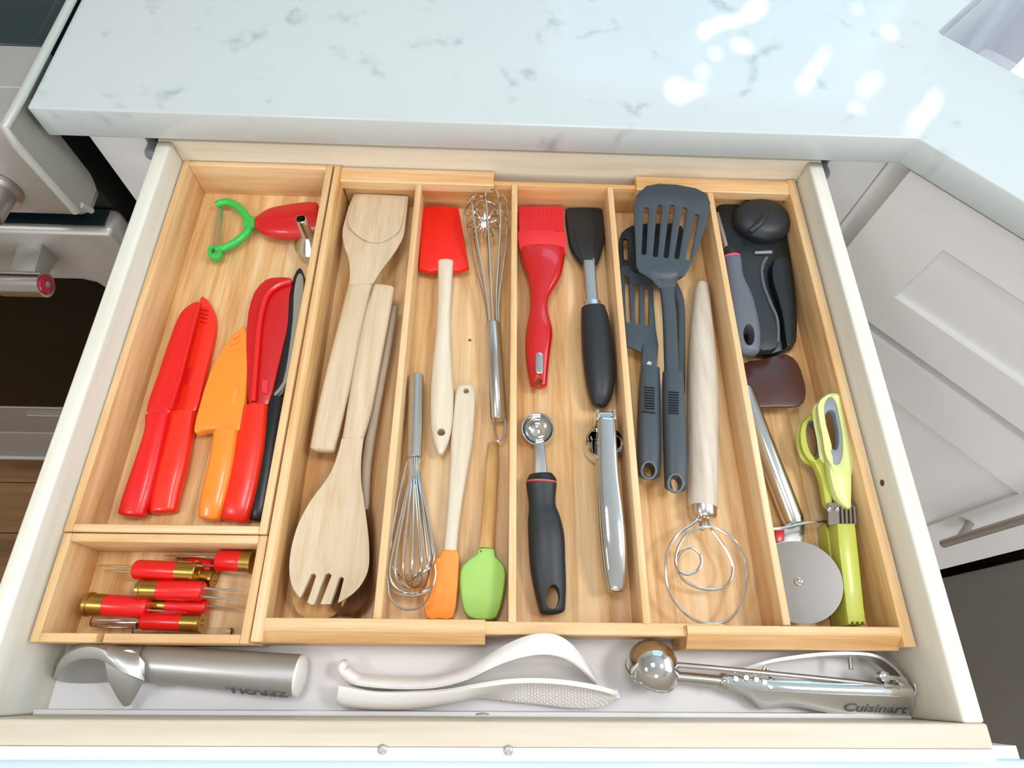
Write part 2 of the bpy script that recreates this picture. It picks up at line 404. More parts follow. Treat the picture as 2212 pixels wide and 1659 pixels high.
# ------------------------------------------------------------------ counter, sink, cabinets
CT, CB = .0448, .0112
A = Vector((.4966, .1589)); E1 = Vector((.7071, -.7071)); E2 = Vector((.7071, .7071)); SL1, SL2 = .62, .48
out = [(-.4515, -.0095), (.4263, -.0105), (.78, -.364), (.78, -.98), (FX1, -.98), (FX1, FY1), (-.4515, FY1)]
def rrect(A, a, b, r, n=5):
    o = []
    for (cx, cy, s) in ((r, r, 180), (a-r, r, 270), (a-r, b-r, 0), (r, b-r, 90)):
        for i in range(n+1):
            t = math.radians(s+90*i/n); o.append(A+E1*(cx+r*math.cos(t))+E2*(cy+r*math.sin(t)))
    return o
hole = rrect(A, SL1, SL2, .006)
def slab(name, out, hole, z0, z1, mat, loc):
    FV, FF = fill([[Vector((*p, 0)) for p in out], [Vector((*p, 0)) for p in hole]])
    n = len(FV); V = [Vector((v.x, v.y, z1)) for v in FV]+[Vector((v.x, v.y, z0)) for v in FV]
    Fc = [f for f in FF]+[tuple(n+i for i in f) for f in FF]; k = 0
    for L in (out, hole):
        m = len(L); Fc += [(k+i, k+(i+1) % m, n+k+(i+1) % m, n+k+i) for i in range(m)]; k += m
    return make(name, V, Fc, mat, None, loc, False)
ct = slab('countertop', out, hole, CB, CT, QUARTZ, (0, 0, CB)); bevel(ct, .0016)
tag(ct, 'white quartz countertop with faint grey flecks above the open drawer', 'countertop')
sk = thing('sink', 'grey undermount corner sink set into the white counter', 'sink', (*(A+E1*.31+E2*.24), CB-.21))
rows = []
for z, d in ((CB-.0002, -.012), (CB-.0002, 0.001), (CB-.02, .002), (CB-.2, .012), (CB-.21, .03)):
    rows.append([Vector((*p, z)) for p in rrect(A+E1*d+E2*d, SL1-2*d, SL2-2*d, .012 if d < .02 else .02)])
bowl = make('basin', *merge([grid_geo(rows, True), (rows[-1], [tuple(range(len(rows[-1])))])]), SINKM, sk)
dc = A+E1*.31+E2*.24
lathe('drain', (*dc, CB-.211), (*dc, CB-.2065), [(0, .045), (.6, .045), (1, .038), (1, .03), (.5, .02), (.5, 0)], SATIN, sk)

# cabinet that holds the drawer
cb = thing('drawer_cabinet', 'white base cabinet under the counter that the open drawer slides from', 'cabinet', (0, .3, FZ))
YF = .021
make('carcass', *merge([box_geo(-.437, -.419, YF+.018, .6, FZ+.1, CB-.001), box_geo(.41, .428, YF+.018, .6, FZ+.1, CB-.001),
                        box_geo(-.437, .428, .585, .6, FZ+.1, CB-.001), box_geo(-.419, .41, YF+.018, .585, FZ+.1, FZ+.118)]), WHITE, cb, None, False)
box('stile', (-.437, -.378, YF, YF+.018, FZ+.1, CB-.001), WHITE, cb)
box('stile', (.374, .4395, YF, YF+.018, FZ+.1, CB-.001), WHITE, cb)
box('rail', (-.378, .374, YF, YF+.018, -.135, -.10), WHITE, cb)
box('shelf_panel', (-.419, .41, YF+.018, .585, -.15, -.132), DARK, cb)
box('lower_drawer_front', (-.43, .432, YF-.02, YF-.001, -.42, -.14), WHITE, cb)
box('lower_drawer_front', (-.43, .432, YF-.02, YF-.001, -.86, -.425), WHITE, cb)
box('toe_kick', (-.437, .43, YF+.06, YF+.075, FZ+.004, FZ+.1), WHITE, cb)
for sx, xa in ((-1, -.3775), (1, .3735)):                              # grey rubber bumpers beside the drawer box
    lathe('bumper', (xa-.006*sx, YF-.001, -.028), (xa-.006*sx, YF-.016, -.028), [(0, .008), (.7, .0085), (.92, .007), (1, .004)], GREYL, cb, 14)
    box('slide_rail', (min(xa-.004*sx, xa-.013*sx), max(xa-.004*sx, xa-.013*sx), YF+.02, .52, -.105, -.065), STEEL, cb, bev=0)

# diagonal sink cabinet: front plane x + y = DC, boards 19 mm thick
DC = .445
def dpt(s, z, d=0): # s along the diagonal from x=.449, d = distance towards the room
    q = Vector((.449, DC-.449))+E1*s-E2*d; return Vector((q.x, q.y, z))
def dbox_geo(s0, s1, z0, z1, d0, d1):
    V = [dpt(s, z, d) for z in (z0, z1) for s, d in ((s0, d0), (s1, d0), (s1, d1), (s0, d1))]
    return V, box_geo(0, 1, 0, 1, 0, 1)[1]
sc = thing('corner_sink_cabinet', 'white diagonal corner cabinet with recessed panels right of the drawer', 'cabinet', dpt(.23, FZ, -.2))
make('carcass', *merge([dbox_geo(-.016, .022, FZ+.1, CB-.001, -.04, -.0195), dbox_geo(.004, .022, FZ+.1, CB-.001, -.45, -.041), dbox_geo(.42, .458, FZ+.1, CB-.001, -.3, -.02),
                        dbox_geo(.004, .458, FZ+.1, FZ+.118, -.45, -.02), dbox_geo(.022, .42, CB-.05, CB-.001, -.026, -.02), dbox_geo(.022, .42, -.26, -.19, -.03, -.021)]), WHITE, sc, None, False)
make('filler_strip', *merge([box_geo(.4405, .468, YF-.001, YF+.017, FZ+.1, CB-.001)]), WHITE, sc, None, False)
def shaker(name, s0, s1, z0, z1, fr, par, rec=.007, st=None):
    st = st or fr
    o = make(name, *dbox_geo(s0+st-.002, s1-st+.002, z0+fr-.002, z1-fr+.002, -.018, -rec), WHITE, par, None, False); o.name = name
    for nm, b in (('stile', (s0, s0+st, z0, z1)), ('stile', (s1-st, s1, z0, z1)), ('rail', (s0+st, s1-st, z0, z0+fr)), ('rail', (s0+st, s1-st, z1-fr, z1))):
        q = make(nm, *dbox_geo(*b, -.019, 0), WHITE, o, None, False)
    return o
shaker('false_drawer_front', .001, .452, -.215, -.004, .0585, sc, st=.082)
dr = shaker('door', .001, .4565, FZ+.11, -.232, .078, sc)
hx = .395
tube('handle', [dpt(hx, z, .034) for z in (-.462, -.40, -.33, -.26, -.2)], .0062, NICKEL, dr, 16)
for z in (-.425, -.235): tube('handle_post', [dpt(hx, z, -.001), dpt(hx, z, .034)], .0055, NICKEL, dr, 14)
make('toe_kick', *dbox_geo(.004, .458, FZ+.004, FZ+.1, -.09, -.075), WHITE, sc, None, False)
# unseen tree added outside the back window, leaf gaps carved to dapple the counter
tv, tfc = [], []; rnd = random.Random(3); YL = 1.42
gaps = [(1625, 28, .026), (1640, 10, .02), (1565, 48, .017), (1522, 72, .016), (1530, 62, .012), (1590, 48, .010), (1612, 104, .014), (1592, 95, .008), (1548, 116, .010), (1458, 182, .014), (1470, 206, .014), (1452, 200, .011), (1510, 190, .010), (1520, 152, .010), (1880, 178, .015), (1892, 168, .012), (1868, 196, .013), (1852, 233, .012), (1922, 70, .012), (1848, 20, .009)]
gaps += [(1962+i*11, 288-i*14.2, .007) for i in range(13)]+[(1735+i*7, 190-i*12, .004) for i in range(8)]
gp3 = []
for u, v, q in gaps:
    Q = P(u, v, .0448); t = (YL-Q.y)/SUN.y; gp3.append((Q.x+SUN.x*t, Q.z+SUN.z*t, q*.22+.001))
def leaf(x, z, L, y):
    a = rnd.uniform(0, 6.283); c, s_ = math.cos(a), math.sin(a); Wd = L*.62
    o = [(x+p*c-q*s_, z+p*s_+q*c) for p, q in ((-L, 0), (-.3*L, -Wd), (.5*L, -Wd*.7), (L, 0), (.5*L, Wd*.7), (-.3*L, Wd))]
    for gx, gz, g in gp3:
        dx, dz = gx+SUN.x/SUN.y*(y-YL)-x, gz+SUN.z/SUN.y*(y-YL)-z
        if abs(dx) < L+g and abs(dz) < L+g and ((dx*c+dz*s_)/(L+g))**2+((dz*c-dx*s_)/(Wd+g))**2 < 1: return
    n0 = len(tv); tv.extend((px, y+rnd.uniform(-.006, .006), pz) for px, pz in o); tfc.append(tuple(range(n0, n0+6)))
nxl, nzl = 96, 84; lx0, lx1, lz0, lz1 = .02, 1.5, .25, 1.75
for i in range(nxl):
    for k in range(nzl): leaf(lx0+(lx1-lx0)*(i+rnd.random())/nxl, lz0+(lz1-lz0)*(k+rnd.random())/nzl, rnd.uniform(.042, .06), YL+rnd.uniform(-.04, .04))
for gx, gz, q in gp3:
    for i in range(230):
        t, L = rnd.uniform(0, 6.283), rnd.uniform(.010, .022); d = q+L*.5+rnd.random()**1.5*.075; leaf(gx+d*math.cos(t), gz+d*math.sin(t), L, YL+rnd.uniform(-.015, .015))
gt_ = thing('sun_blocker_tree', 'unseen leafy tree added outside the back window to dapple the sunlight', 'tree', (1.0, YL, FZ))
q = make('sun_blocker_leaves', tv, tfc, mat('leaf_green', '#4F7A35', .6, var=.2), gt_, None, False); q['kind'] = 'stuff'
lathe('trunk', (1.0, YL+.15, FZ), (1.0, YL+.15, 1.2), [(0, .09), (.1, .07), (1, .04)], BROWNW, gt_, 12)
# grey appliance right of the corner
dw = thing('dishwasher', 'grey steel dishwasher front beside the diagonal cabinet door', 'dishwasher', (1.08, -.66, FZ))
box('front_panel', (.788, .81, -.955, -.3365, FZ+.1, -.02), DISHW, dw, bev=.003)
box('body', (.812, 1.37, -.955, -.3365, FZ+.03, .005), DARK, dw, bev=0)
box('toe_kick', (.84, .86, -.955, -.3365, FZ+.004, FZ+.1), DARK, dw, bev=0)
tube('handle', [(.75, y, -.09) for y in (-.9, -.7, -.41)], .008, STEEL, dw, 12)
for y in (-.86, -.45): tube('handle_post', [(.75, y, -.09), (.79, y, -.09)], .006, STEEL, dw, 10)

# ------------------------------------------------------------------ the range at the left
XR = -.459
rg = thing('range', 'stainless steel kitchen range with black oven window left of the counter', 'range', (-.84, .28, FZ))
X0 = -1.222
make('body', *box_geo(X0+.004, XR-.006, .014, .62, FZ+.03, .038), DARK, rg, None, False)
con = [(-.042, .05), (-.0405, -.064), (-.038, -.074), (-.022, -.087), (.004, -.087), (.013, -.07), (.013, .05)]
v, f = ext_geo(con, 'x', X0, XR); cp = make('control_panel', v, f, STOVE, rg, None, False); bevel(cp, .003)
v, f = ext_geo([(a*.93-.0006, b*.93+.002) for a, b in con], 'x', XR-.002, XR+.0006); make('end_cap', v, f, SIDEG, cp, None, False)
TRIM = mat('pale_trim', '#BDBDB3', .4, .2)
tube('edge_trim', [(XR+.0035, .6, .0495), (XR+.0035, .1, .0495), (XR+.003, .0, .0495), (XR, -.0405, .048), (XR-.001, -.0425, .03), (XR-.001, -.041, -.058), (XR-.002, -.0405, -.066)], .0042, TRIM, cp, 10)
tube('foot', [(XR+.0005, -.031, -.066), (XR+.0005, -.024, -.083)], .0035, TRIM, cp, 10)
lathe('knob', (-.523, -.042, -.03), (-.523, -.085, -.03), [(0, .026), (.1, .026), (.16, .021), (.8, .019), (.93, .0175), (1, .014), (1, .001)], STEEL, cp, 28)
for x in (-.68, -.84, -1.0, -1.15): lathe('knob', (x, -.042, -.03), (x, -.085, -.03), [(0, .026), (.1, .026), (.16, .021), (.8, .019), (.93, .0175), (1, .014), (1, .001)], STEEL, cp, 20)
box('front_ledge', (X0, XR+.002, .012, .073, .038, .0495), STOVE, rg)
box('cooktop_glass', (X0, XR+.002, .0735, .6, .036, .0505), GLASSB, rg)
box('side_trim', (XR-.012, XR-.006, .076, .6, .0503, .0509), GLASSB, rg, bev=.0006)
od = box('oven_door', (X0+.004, XR+.004, -.026, .012, -.80, -.118), STOVE, rg, bev=.008)
box('top_strip', (X0+.01, XR-.006, -.018, .006, -.119, -.1165), GLASSB, od, bev=.0006)
v, f = ext_geo([(p.x, p.z) for p in []] or [(X0+.07, -.215), (X0+.07, -.645), (XR-.066, -.645), (XR-.066, -.235), (XR-.07, -.222), (XR-.085, -.215)], 'y', -.0285, -.022)
make('window', v, f, OVENW, od, None, False)
hy = -.076; hp = PY(104, 615, hy); hz, hx1 = hp.z, hp.x-.0025
tube('handle', [(X0+.03, hy, hz), (-.9, hy, hz), (hx1-.045, hy, hz)], .0125, SATIN, od, 20)
hb = tube('handle_end', [(hx1-.05, hy, hz), (hx1, hy, hz)], .0155, SATIN, od, 24)
lathe('medallion', (hx1, hy, hz), (hx1+.0025, hy, hz), [(0, .0125), (.8, .012), (1, .011), (1, .001)], MEDAL, od, 24)
lathe('medallion_centre', (hx1+.0024, hy, hz), (hx1+.0033, hy, hz), [(0, .004), (1, .003), (1, .0005)], SATIN, od, 16)
v, f = ext_geo([(-.02, hz+.016), (hy, hz+.008), (hy, hz-.009), (-.02, hz-.018)], 'x', hx1-.041, hx1-.012); q = make('handle_bracket', v, f, STOVE, od, None, False); bevel(q, .002)
tube('door_trim', [(x, -.027, -.655) for x in (X0+.02, -.8, XR-.02)], .003, SATIN, od, 8)
tube('vent_trim', [(x, -.027, -.695) for x in (-.93, -.8, XR-.02)], .003, SATIN, od, 8)
bd = box('storage_drawer', (X0+.004, XR, -.022, .012, -.97, -.808), STOVE, rg, bev=.006)
tube('drawer_lip', [(x, -.025, -.962) for x in (X0+.02, -.8, XR-.02)], .010, SATIN, bd, 10)

# ------------------------------------------------------------------ the drawer
dwr = thing('open_drawer', 'open pine drawer with white front pulled out under the counter', 'drawer', (0, -.26, DF-.012))
X, D = .3365, .5289
box('side_board', (-X-.015, -X, -D, .0, DF-.02, 0), PINE, dwr, bev=.0022)
box('side_board', (X, X+.0155, -D, .0, DF-.02, 0), PINE, dwr, bev=.0022)
box('back_board', (-X-.015, X+.0155, .0, .0145, DF-.02, 0), PINEX, dwr, bev=.0015)
box('front_board', (-X-.018, X+.0165, -D-.0155, -D, DF-.02, 0), PINEF, dwr, bev=.0015)
box('floor_panel', (-X, X, -D, 0, DF-.008, DF), LINER, dwr, bev=0)
box('floor_ledge', (-X, X, -D, -D+.0035, DF, DF+.017), LINER, dwr, bev=.0006)
ws = box('front_strip', (-X-.018, X+.0165, -D-.0235, -D-.0156, -.03, -.0003), WHITE, dwr, bev=.001)
for u, v in ((826, 1619), (1098, 1621)):
    p = P(u, v, 0); lathe('screw', (p.x, p.y, -.0005), (p.x, p.y, .0009), [(0, .0034), (.5, .0032), (1, .002), (1, .001)], NICKEL, ws, 14)
box('drawer_front', (-.392, .392, -D-.046, -D-.0237, -.215, -.02), SKYTINT, dwr, bev=.002)
make('front_backing', *box_geo(-.392, .392, -D-.0237, -D-.0157, -.215, -.0305), WHITE, dwr, None, False)
p = PX(1906, 1043, X); lathe('screw_hole', (X-.0003, p.y, p.z), (X+.001, p.y, p.z), [(0, .0028), (.5, .0028), (1, .001)], BROWNW, dwr, 12)
p = PY(1042, 1553, -D); lathe('screw', (p.x, -D+.0035, -.004), (p.x, -D+.005, -.004), [(0, .005), (.6, .0045), (1, .001)], NICKEL, dwr, 12)

# ------------------------------------------------------------------ bamboo boxes and expandable tray
def open_box(name, label, x0, x1, y0, y1, zt, th, notch=None):
    t = thing(name, label, 'organizer', ((x0+x1)/2, (y0+y1)/2, DF))
    box('base', (x0+.001, x1-.001, y0+.001, y1-.001, DF+.0005, TF), BAMY, t, bev=0)
    box('side_wall', (x0, x0+th, y0, y1, DF+.0005, zt), BAMY, t, bev=.0008)
    box('side_wall', (x1-th, x1, y0, y1, DF+.0005, zt), BAMD, t, bev=.0008)
    box('back_wall', (x0+th, x1-th, y1-th, y1, DF+.0005, zt), BAMX, t, bev=.0008)
    if notch:
        box('front_wall', (x0+th, notch[0], y0, y0+th, DF+.0005, zt), BAMX, t, bev=.0008)
        box('front_wall', (notch[1], x1-th, y0, y0+th, DF+.0005, zt), BAMX, t, bev=.0008)
        box('front_wall_base', (notch[0], notch[1], y0+.0008, y0+th-.0008, DF+.0005, zt-.03), BAMX, t, bev=0)
    else: box('front_wall', (x0+th, x1-th, y0, y0+th, DF+.0005, zt), BAMX, t, bev=.0008)
    return t
open_box('knife_box', 'long bamboo box along the left side of the drawer holding the knives', -.335, -.1755, -.3995, -.001, TT, .0065)
nx = P(213, 1380, TT).x
open_box('holder_box', 'small square bamboo box at the front left of the drawer holding red corn holders', -.334, -.1745, -.4805, -.4005, TT, .0065, (nx-.002, nx+.003))
tr = thing('expandable_tray', 'wide bamboo cutlery tray with four dividers and sliding end frames', 'organizer', (.08, -.24, DF))
tx0, tx1, ty0, ty1 = -.1735, .3335, -.479, -.0012
MZ = TT-.004
dv = []
for (a, b) in (((900, 404), (820, 1337)), ((1111, 404), (1107, 1343)), ((1318, 410), (1398, 1351)), ((1546, 418), (1683, 1352))):
    dv.append((P(*a, MZ).x+P(*b, MZ).x)/2)
yb, yf = P(1200, 394, MZ).y, P(1200, 1372, MZ).y
ybi, yfi = yb-.006, yf+.0095
box('base', (tx0+.004, tx1-.004, yf+.001, yb-.001, DF+.0005, TF), BAMY, tr, bev=0)
xs0, xs1 = P(1067, 380, TT).x, P(1374, 385, TT).x
fs0, fs1 = P(1048, 1365, TT).x, P(1487, 1375, TT).x
box('back_wall', (tx0+.009, tx1-.009, ybi, yb, TF-.001, MZ), BAMX, tr, bev=.0008)
box('front_wall', (tx0+.009, fs1+.03, yf, yfi, TF-.001, MZ), BAMX, tr, bev=.0008)
for i, x in enumerate(dv):
    box('divider', (x-.0031, x+.0031, yfi-.001, ybi+.001, TF-.0002, MZ+.0008), BAMD, tr, bev=.0007)
box('side_wall', (tx0, tx0+.0085, ty0, ty1, DF+.0005, TT), BAMY, tr, bev=.001)
box('side_wall', (tx1-.0095, tx1, ty0, ty1, DF+.0005, TT), BAMY, tr, bev=.001)
def cap(name, x0, x1, sgn, y, wdt, lip):
    "end frame with a stepped profile over the tray wall"
    prof = [(y, DF+.001), (y, TT-.004), (y-sgn*.0015, TT-.0015), (y-sgn*(wdt-lip), TT), (y-sgn*(wdt-lip+.0006), TT-.0012), (y-sgn*wdt, TT-.0018), (y-sgn*wdt, TT-.012), (y-sgn*.006, TT-.012), (y-sgn*.006, DF+.001)]
    v, f = ext_geo(prof, 'x', x0, x1); return make(name, v, f, BAMX, tr, None, False)
cap('back_frame', tx0+.0085, xs0, 1, ty1, .0215, .010)
cap('back_frame', xs1, tx1-.0095, 1, ty1, .0205, .010)
def fcap(x0, x1, yo, yin):
    prof = [(yo, DF+.001), (yo, TT-.009), (yo+.010, TT-.0008), (yo+.0115, TT), (yin-.0005, TT), (yin, TT-.0006), (yin, TF+.001), (yo+.004, TF+.001), (yo+.004, DF+.001)]
    v, f = ext_geo(prof, 'x', x0, x1); return make('front_frame', v, f, BAMX, tr, None, False)
fcap(tx0+.0085, fs0, ty0, P(800, 1336, TT).y)
fcap(fs1, tx1-.0095, ty0-.002, P(1800, 1353, TT).y)
p = P(1015, 735, TF); lathe('peg_hole', (p.x, p.y, TF-.0005), (p.x, p.y, TF+.0002), [(0, .0017), (.8, .0017), (1, .0008)], BROWNW, tr, 10)

def hole_obj(o, out, zr=-.04): return cut(o, [cutter(out, zr=zr)])
def base_at(u, v, z=TF): return P(u, v, z-DZ)
# ------------------------------------------------------------------ knife box
pe = thing('vegetable_peeler', 'green swivel peeler with a red oval handle at the back of the knife box', 'peeler', base_at(560, 490))
zp = -.058
a = [(467, 444, zp), (484, 437, zp), (503, 440, zp), (520, 452, zp), (533, 470, zp), (541, 484, zp)]
b = [(541, 484, zp), (535, 500, zp), (520, 515, zp), (500, 529, zp), (480, 537, zp), (467, 540, zp)]
make('yoke', *merge([tube_geo(pxs(a, 5), .0043, 10), tube_geo(pxs(b, 5), .0043, 10), loft_geo([(530, 482, zp, 28, .007), (549, 481, zp, 32, .008)])]), GREEN, pe)
yk = bpy.context.scene.objects[-1]
er = prism('eye_ring', ellipse(462, 542, 16, 15.5), zp+.004, .008, GREEN, pe, [ellipse(462, 540, 6.5, 6.5, 14)], bev=.002)
loft('handle', [(556, 481, -.057, 34, .010), (580, 480, -.056, 74, .015), (620, 479, -.055, 92, .018), (660, 476, -.054, 98, .018), (684, 474, -.054, 92, .017)], DRED, pe, r0=.25, r1=.2, e=2.2)
q = [P(470, 450, zp+.003), P(481, 452, zp-.002), P(474, 535, zp-.002), P(460, 531, zp+.003)]
sheet('blade', [[q[0], (q[0]+q[1])/2, q[1]], [q[3], (q[2]+q[3])/2, q[2]]], .0012, SATIN, pe)
fz = thing('small_funnel', 'small steel funnel upside down with its open spout pointing up beside the red peeler handle', 'funnel', base_at(662, 548))
c = P(650, 473, TF+.055); c.z = TF
def shell_lathe(name, c, prof, mat, par, n=28):
    rings = [[c+Vector((r*math.cos(2*math.pi*j/n), r*math.sin(2*math.pi*j/n), z)) for j in range(n)] for z, r in prof]
    v, f = grid_geo(rings, True); o = make(name, v, f, mat, par); return o
shell_lathe('cone', c, [(.0150, .0172), (.0165, .0176), (.0180, .0166), (.027, .0085), (.031, .0058)], SATIN, fz)
shell_lathe('spout', c, [(.0300, .0060), (.055, .0052), (.0553, .0045), (.031, .0045)], SATIN, fz)
f2 = thing('nested_funnel', 'steel funnel cup under the small upturned funnel by the knife box wall', 'funnel', base_at(666, 556))
shell_lathe('cup', c, [(.0002, .0152), (.0005, .0160), (.004, .0160), (.0148, .0150), (.0150, .0142), (.004, .0150), (.0006, .0151)], SATIN, f2)

def knife(name, label, loc, sheath, handle, zs, zh, ts, th, ms, mh, sm=3, hw=None, group=None):
    t = thing(name, label, 'knife', loc, group)
    s = prism('sheath', sheath, zs, ts, ms, t, bev=.0022, sm=sm)
    h = loft('handle', handle, mh, t, r0=.15, r1=.2, e=3) if len(handle[0]) > 3 else prism('handle', handle, zh, th, mh, t, bev=.004, sm=2)
    return t, s, h
DZ = -.005
k1, s1, h1 = knife('red_knife', 'bright red sheathed knife lying leftmost in the knife box', base_at(350, 880),
    [(412, 655), (388, 676), (366, 728), (340, 806), (314, 886), (342, 892), (368, 888), (386, 820), (406, 745), (424, 684), (430, 652)],
    [(343, 898, -.050, 52, .015), (338, 935, -.050, 46, .016), (320, 1005, -.051, 54, .017), (300, 1070, -.052, 60, .016), (286, 1112, -.053, 58, .014)], zline(420, 650, -.052, 340, 890, -.046), 0, .011, 0, RED, RED)
tube('blade_ridge', pxs([(430, 660, -.0505), (410, 735, -.049), (388, 822, -.0475), (368, 884, -.0457)], 4), .0018, RED, s1)
k2, s2, h2 = knife('vented_red_knife', 'red sheathed knife with small vents touching the right side of the leftmost red knife', base_at(400, 880),
    [(433, 640), (450, 650), (464, 680), (465, 712), (455, 760), (440, 822), (424, 885), (398, 890), (372, 889), (390, 820), (408, 745), (424, 680)],
    [(397, 894, -.0575, 54, .016), (388, 950, -.056, 58, .017), (375, 1010, -.056, 62, .017), (362, 1060, -.057, 62, .016), (354, 1105, -.058, 58, .014)], zline(440, 640, -.057, 400, 890, -.055), 0, .009, 0, RED2, RED2)
for i in range(4): tube('vent', pxs([(436+i*-1, 668+i*9, -.0563), (450-i, 671+i*9, -.0563)], 1), .0008, DRED, s2, 6)
prism('window', slot_px((411, 800), (405, 826), 16), -.0553, .0012, RED, s2, bev=.0004)
k3 = thing('orange_knife', 'orange sheathed paring knife between the red knives', 'knife', base_at(480, 920))
so = prism('sheath', [(525, 703), (534, 716), (537, 740), (534, 804), (528, 880), (523, 926), (502, 930), (465, 927), (440, 929), (420, 934), (418, 920), (428, 880), (440, 838), (462, 780), (490, 738), (512, 712)], zline(525, 703, -.050, 470, 930, -.046), .013, ORANGE, k3, bev=.0025, sm=2)
for i in range(4): tube('vent', pxs([(516+i, 722+i*13, -.0485), (503-i*4, 731+i*13, -.0485)], 1), .0010, ORSIL, so, 6)
prism('window', slot_px((508, 842), (503, 868), 13), -.0468, .0014, ORSIL, so, bev=.0005)
loft('handle', [(490, 932, -.050, 52, .015), (484, 985, -.050, 54, .017), (473, 1040, -.051, 57, .017), (461, 1090, -.052, 56, .016), (453, 1118, -.053, 48, .013)], ORANGE, k3, r0=.1, r1=.3, e=3)
k4 = thing('large_red_knife', 'large dark red knife with a raised spine right of the orange knife', 'knife', base_at(560, 880))
b4 = prism('blade', [(628, 600), (600, 598), (574, 603), (549, 630), (535, 675), (531, 740), (534, 820), (536, 871), (558, 874), (580, 872), (598, 804), (612, 745), (622, 700), (625, 640), (630, 617)], zline(600, 600, -.045, 560, 875, -.049), .007, DRED, k4, bev=.0015, sm=2)
tube('spine', pxs([(629, 608, -.0425), (600, 618, -.043), (577, 640, -.0435), (563, 690, -.0445), (556, 760, -.0455), (548, 868, -.0475)], 5), [.0028]*26, RED, b4, 8)
prism('mark', [(567, 820), (579, 821), (577, 850), (565, 848)], -.0472, .0006, CRED, b4, bev=0)
loft('handle', [(555, 880, -.053, 54, .017), (545, 960, -.053, 66, .019), (530, 1040, -.054, 70, .019), (514, 1100, -.055, 70, .018), (508, 1122, -.056, 62, .014)], RED2, k4, r0=.1, r1=.2, e=2.8)
k5 = thing('black_knife', 'black sheathed knife with a grey panel wedged against the right wall of the knife box', 'knife', base_at(600, 850))
s5 = prism('sheath', [(646, 576), (655, 592), (656, 630), (646, 720), (630, 800), (612, 850), (590, 862), (584, 850), (596, 790), (614, 700), (626, 640), (632, 600)], zline(645, 580, -.044, 600, 860, -.052), .012, BLK2, k5, bev=.002, sm=2)
prism('panel', [(650, 590), (656, 612), (650, 680), (636, 760), (622, 820), (596, 854), (592, 848), (610, 826), (622, 770), (632, 690), (634, 640), (640, 600)], zline(645, 580, -.0432, 600, 860, -.0512), .002, SHEATH, s5, bev=.0006, sm=2)
loft('handle', [(600, 862, -.056, 40, .014), (588, 940, -.056, 44, .016), (575, 1030, -.057, 46, .016), (562, 1100, -.058, 44, .015), (557, 1122, -.059, 36, .012)], BLK2, k5, r0=.1, r1=.3)
DZ = 0.0
# ------------------------------------------------------------------ corn holders in the small box
def holder(label, a, b, z, rpx, prongs, brass_first=False):
    "a -> b in pixels: red grip from the prong end to the brass end; prongs = list of (du, dv) pairs at the grip end"
    A, B = P(*a, z), P(*b, z); r = rpx*mpp(*a, z); L = (B-A).length
    t = thing('corn_holder', label, 'corn holder', ((A.x+B.x)/2, (A.y+B.y)/2, z-r), 'corn holders in the small box')
    M = A.lerp(B, .68)
    lathe('grip', A, M, [(0, .001), (0, r*.8), (.03, r*.95), (.06, r), (1, r)], RED, t, 20)
    lathe('brass_cap', M, B, [(0, r*1.02), (.75, r*1.02), (.78, r*1.12), (.95, r*1.12), (1, r*1.0), (1, r*.4), (.96, r*.38), (.96, .0005)], BRASS, t, 20)
    for (u0, v0, u1, v1, z1) in prongs: tube('prong', [P(u0, v0, z), P((u0*.3+u1*.7), (v0*.3+v1*.7), z*.3+z1*.7), P(u1, v1, z1)], [.0009, .0009, .0003], WIRE, t, 8)
    return t
holder('corn holder with brass end against the back right corner of the small box, mostly red', (470, 1211), (590-42, 1214), -.052, 23, [(468, 1203, 356, 1200, -.055), (470, 1222, 372, 1222, -.06)])
holder('corn holder whose two prongs reach furthest left, brass end to the right', (292, 1230), (428, 1236), -.047, 21, [(294, 1224, 199, 1221, -.05), (294, 1236, 222, 1233, -.05)])
holder('half hidden corn holder lying under the upper two in the small box', (382, 1236), (464, 1250), -.060, 18, [(384, 1240, 268, 1252, -.064)])
holder('corn holder in the middle of the small box, brass end left and prongs right', (440, 1277), (300, 1273), -.046, 21, [(438, 1270, 530, 1278, -.048), (438, 1288, 531, 1299, -.048)])
holder('corn holder squeezed beneath the middle one, only a strip of it showing', (448, 1312), (322, 1305), -.058, 17, [(446, 1308, 520, 1318, -.060)])
holder('corn holder with a large brass end leftmost in the small box', (322, 1313), (188, 1305), -.050, 23, [(320, 1318, 405, 1324, -.055)])
h = holder('corn holder nearest the front of the small box, prongs in a clear guard pointing left', (308, 1341), (436, 1345), -.053, 19, [(310, 1334, 206, 1333, -.055), (310, 1348, 212, 1349, -.055)])
v, f = loft_geo([(202, 1341, -.055, 26, .006), (255, 1342, -.054, 30, .007), (300, 1342, -.054, 32, .008)], n=14, r0=.4, r1=.05); make('prong_guard', v, f, CLEAR, h)
holder('corn holder lying in shadow behind the two top ones of the small box', (462, 1226), (382, 1218), -.062, 17, [(466, 1232, 540, 1239, -.063)])
gt = thing('clear_prong_guard', 'loose clear plastic prong guard along the front wall of the small box', 'guard', base_at(400, 1362))
v, f = loft_geo([(290, 1362, -.063, 16, .006), (400, 1364, -.063, 18, .007), (500, 1365, -.063, 16, .006)], n=12, r0=.3, r1=.3); make('guard', v, f, CLEAR, gt)

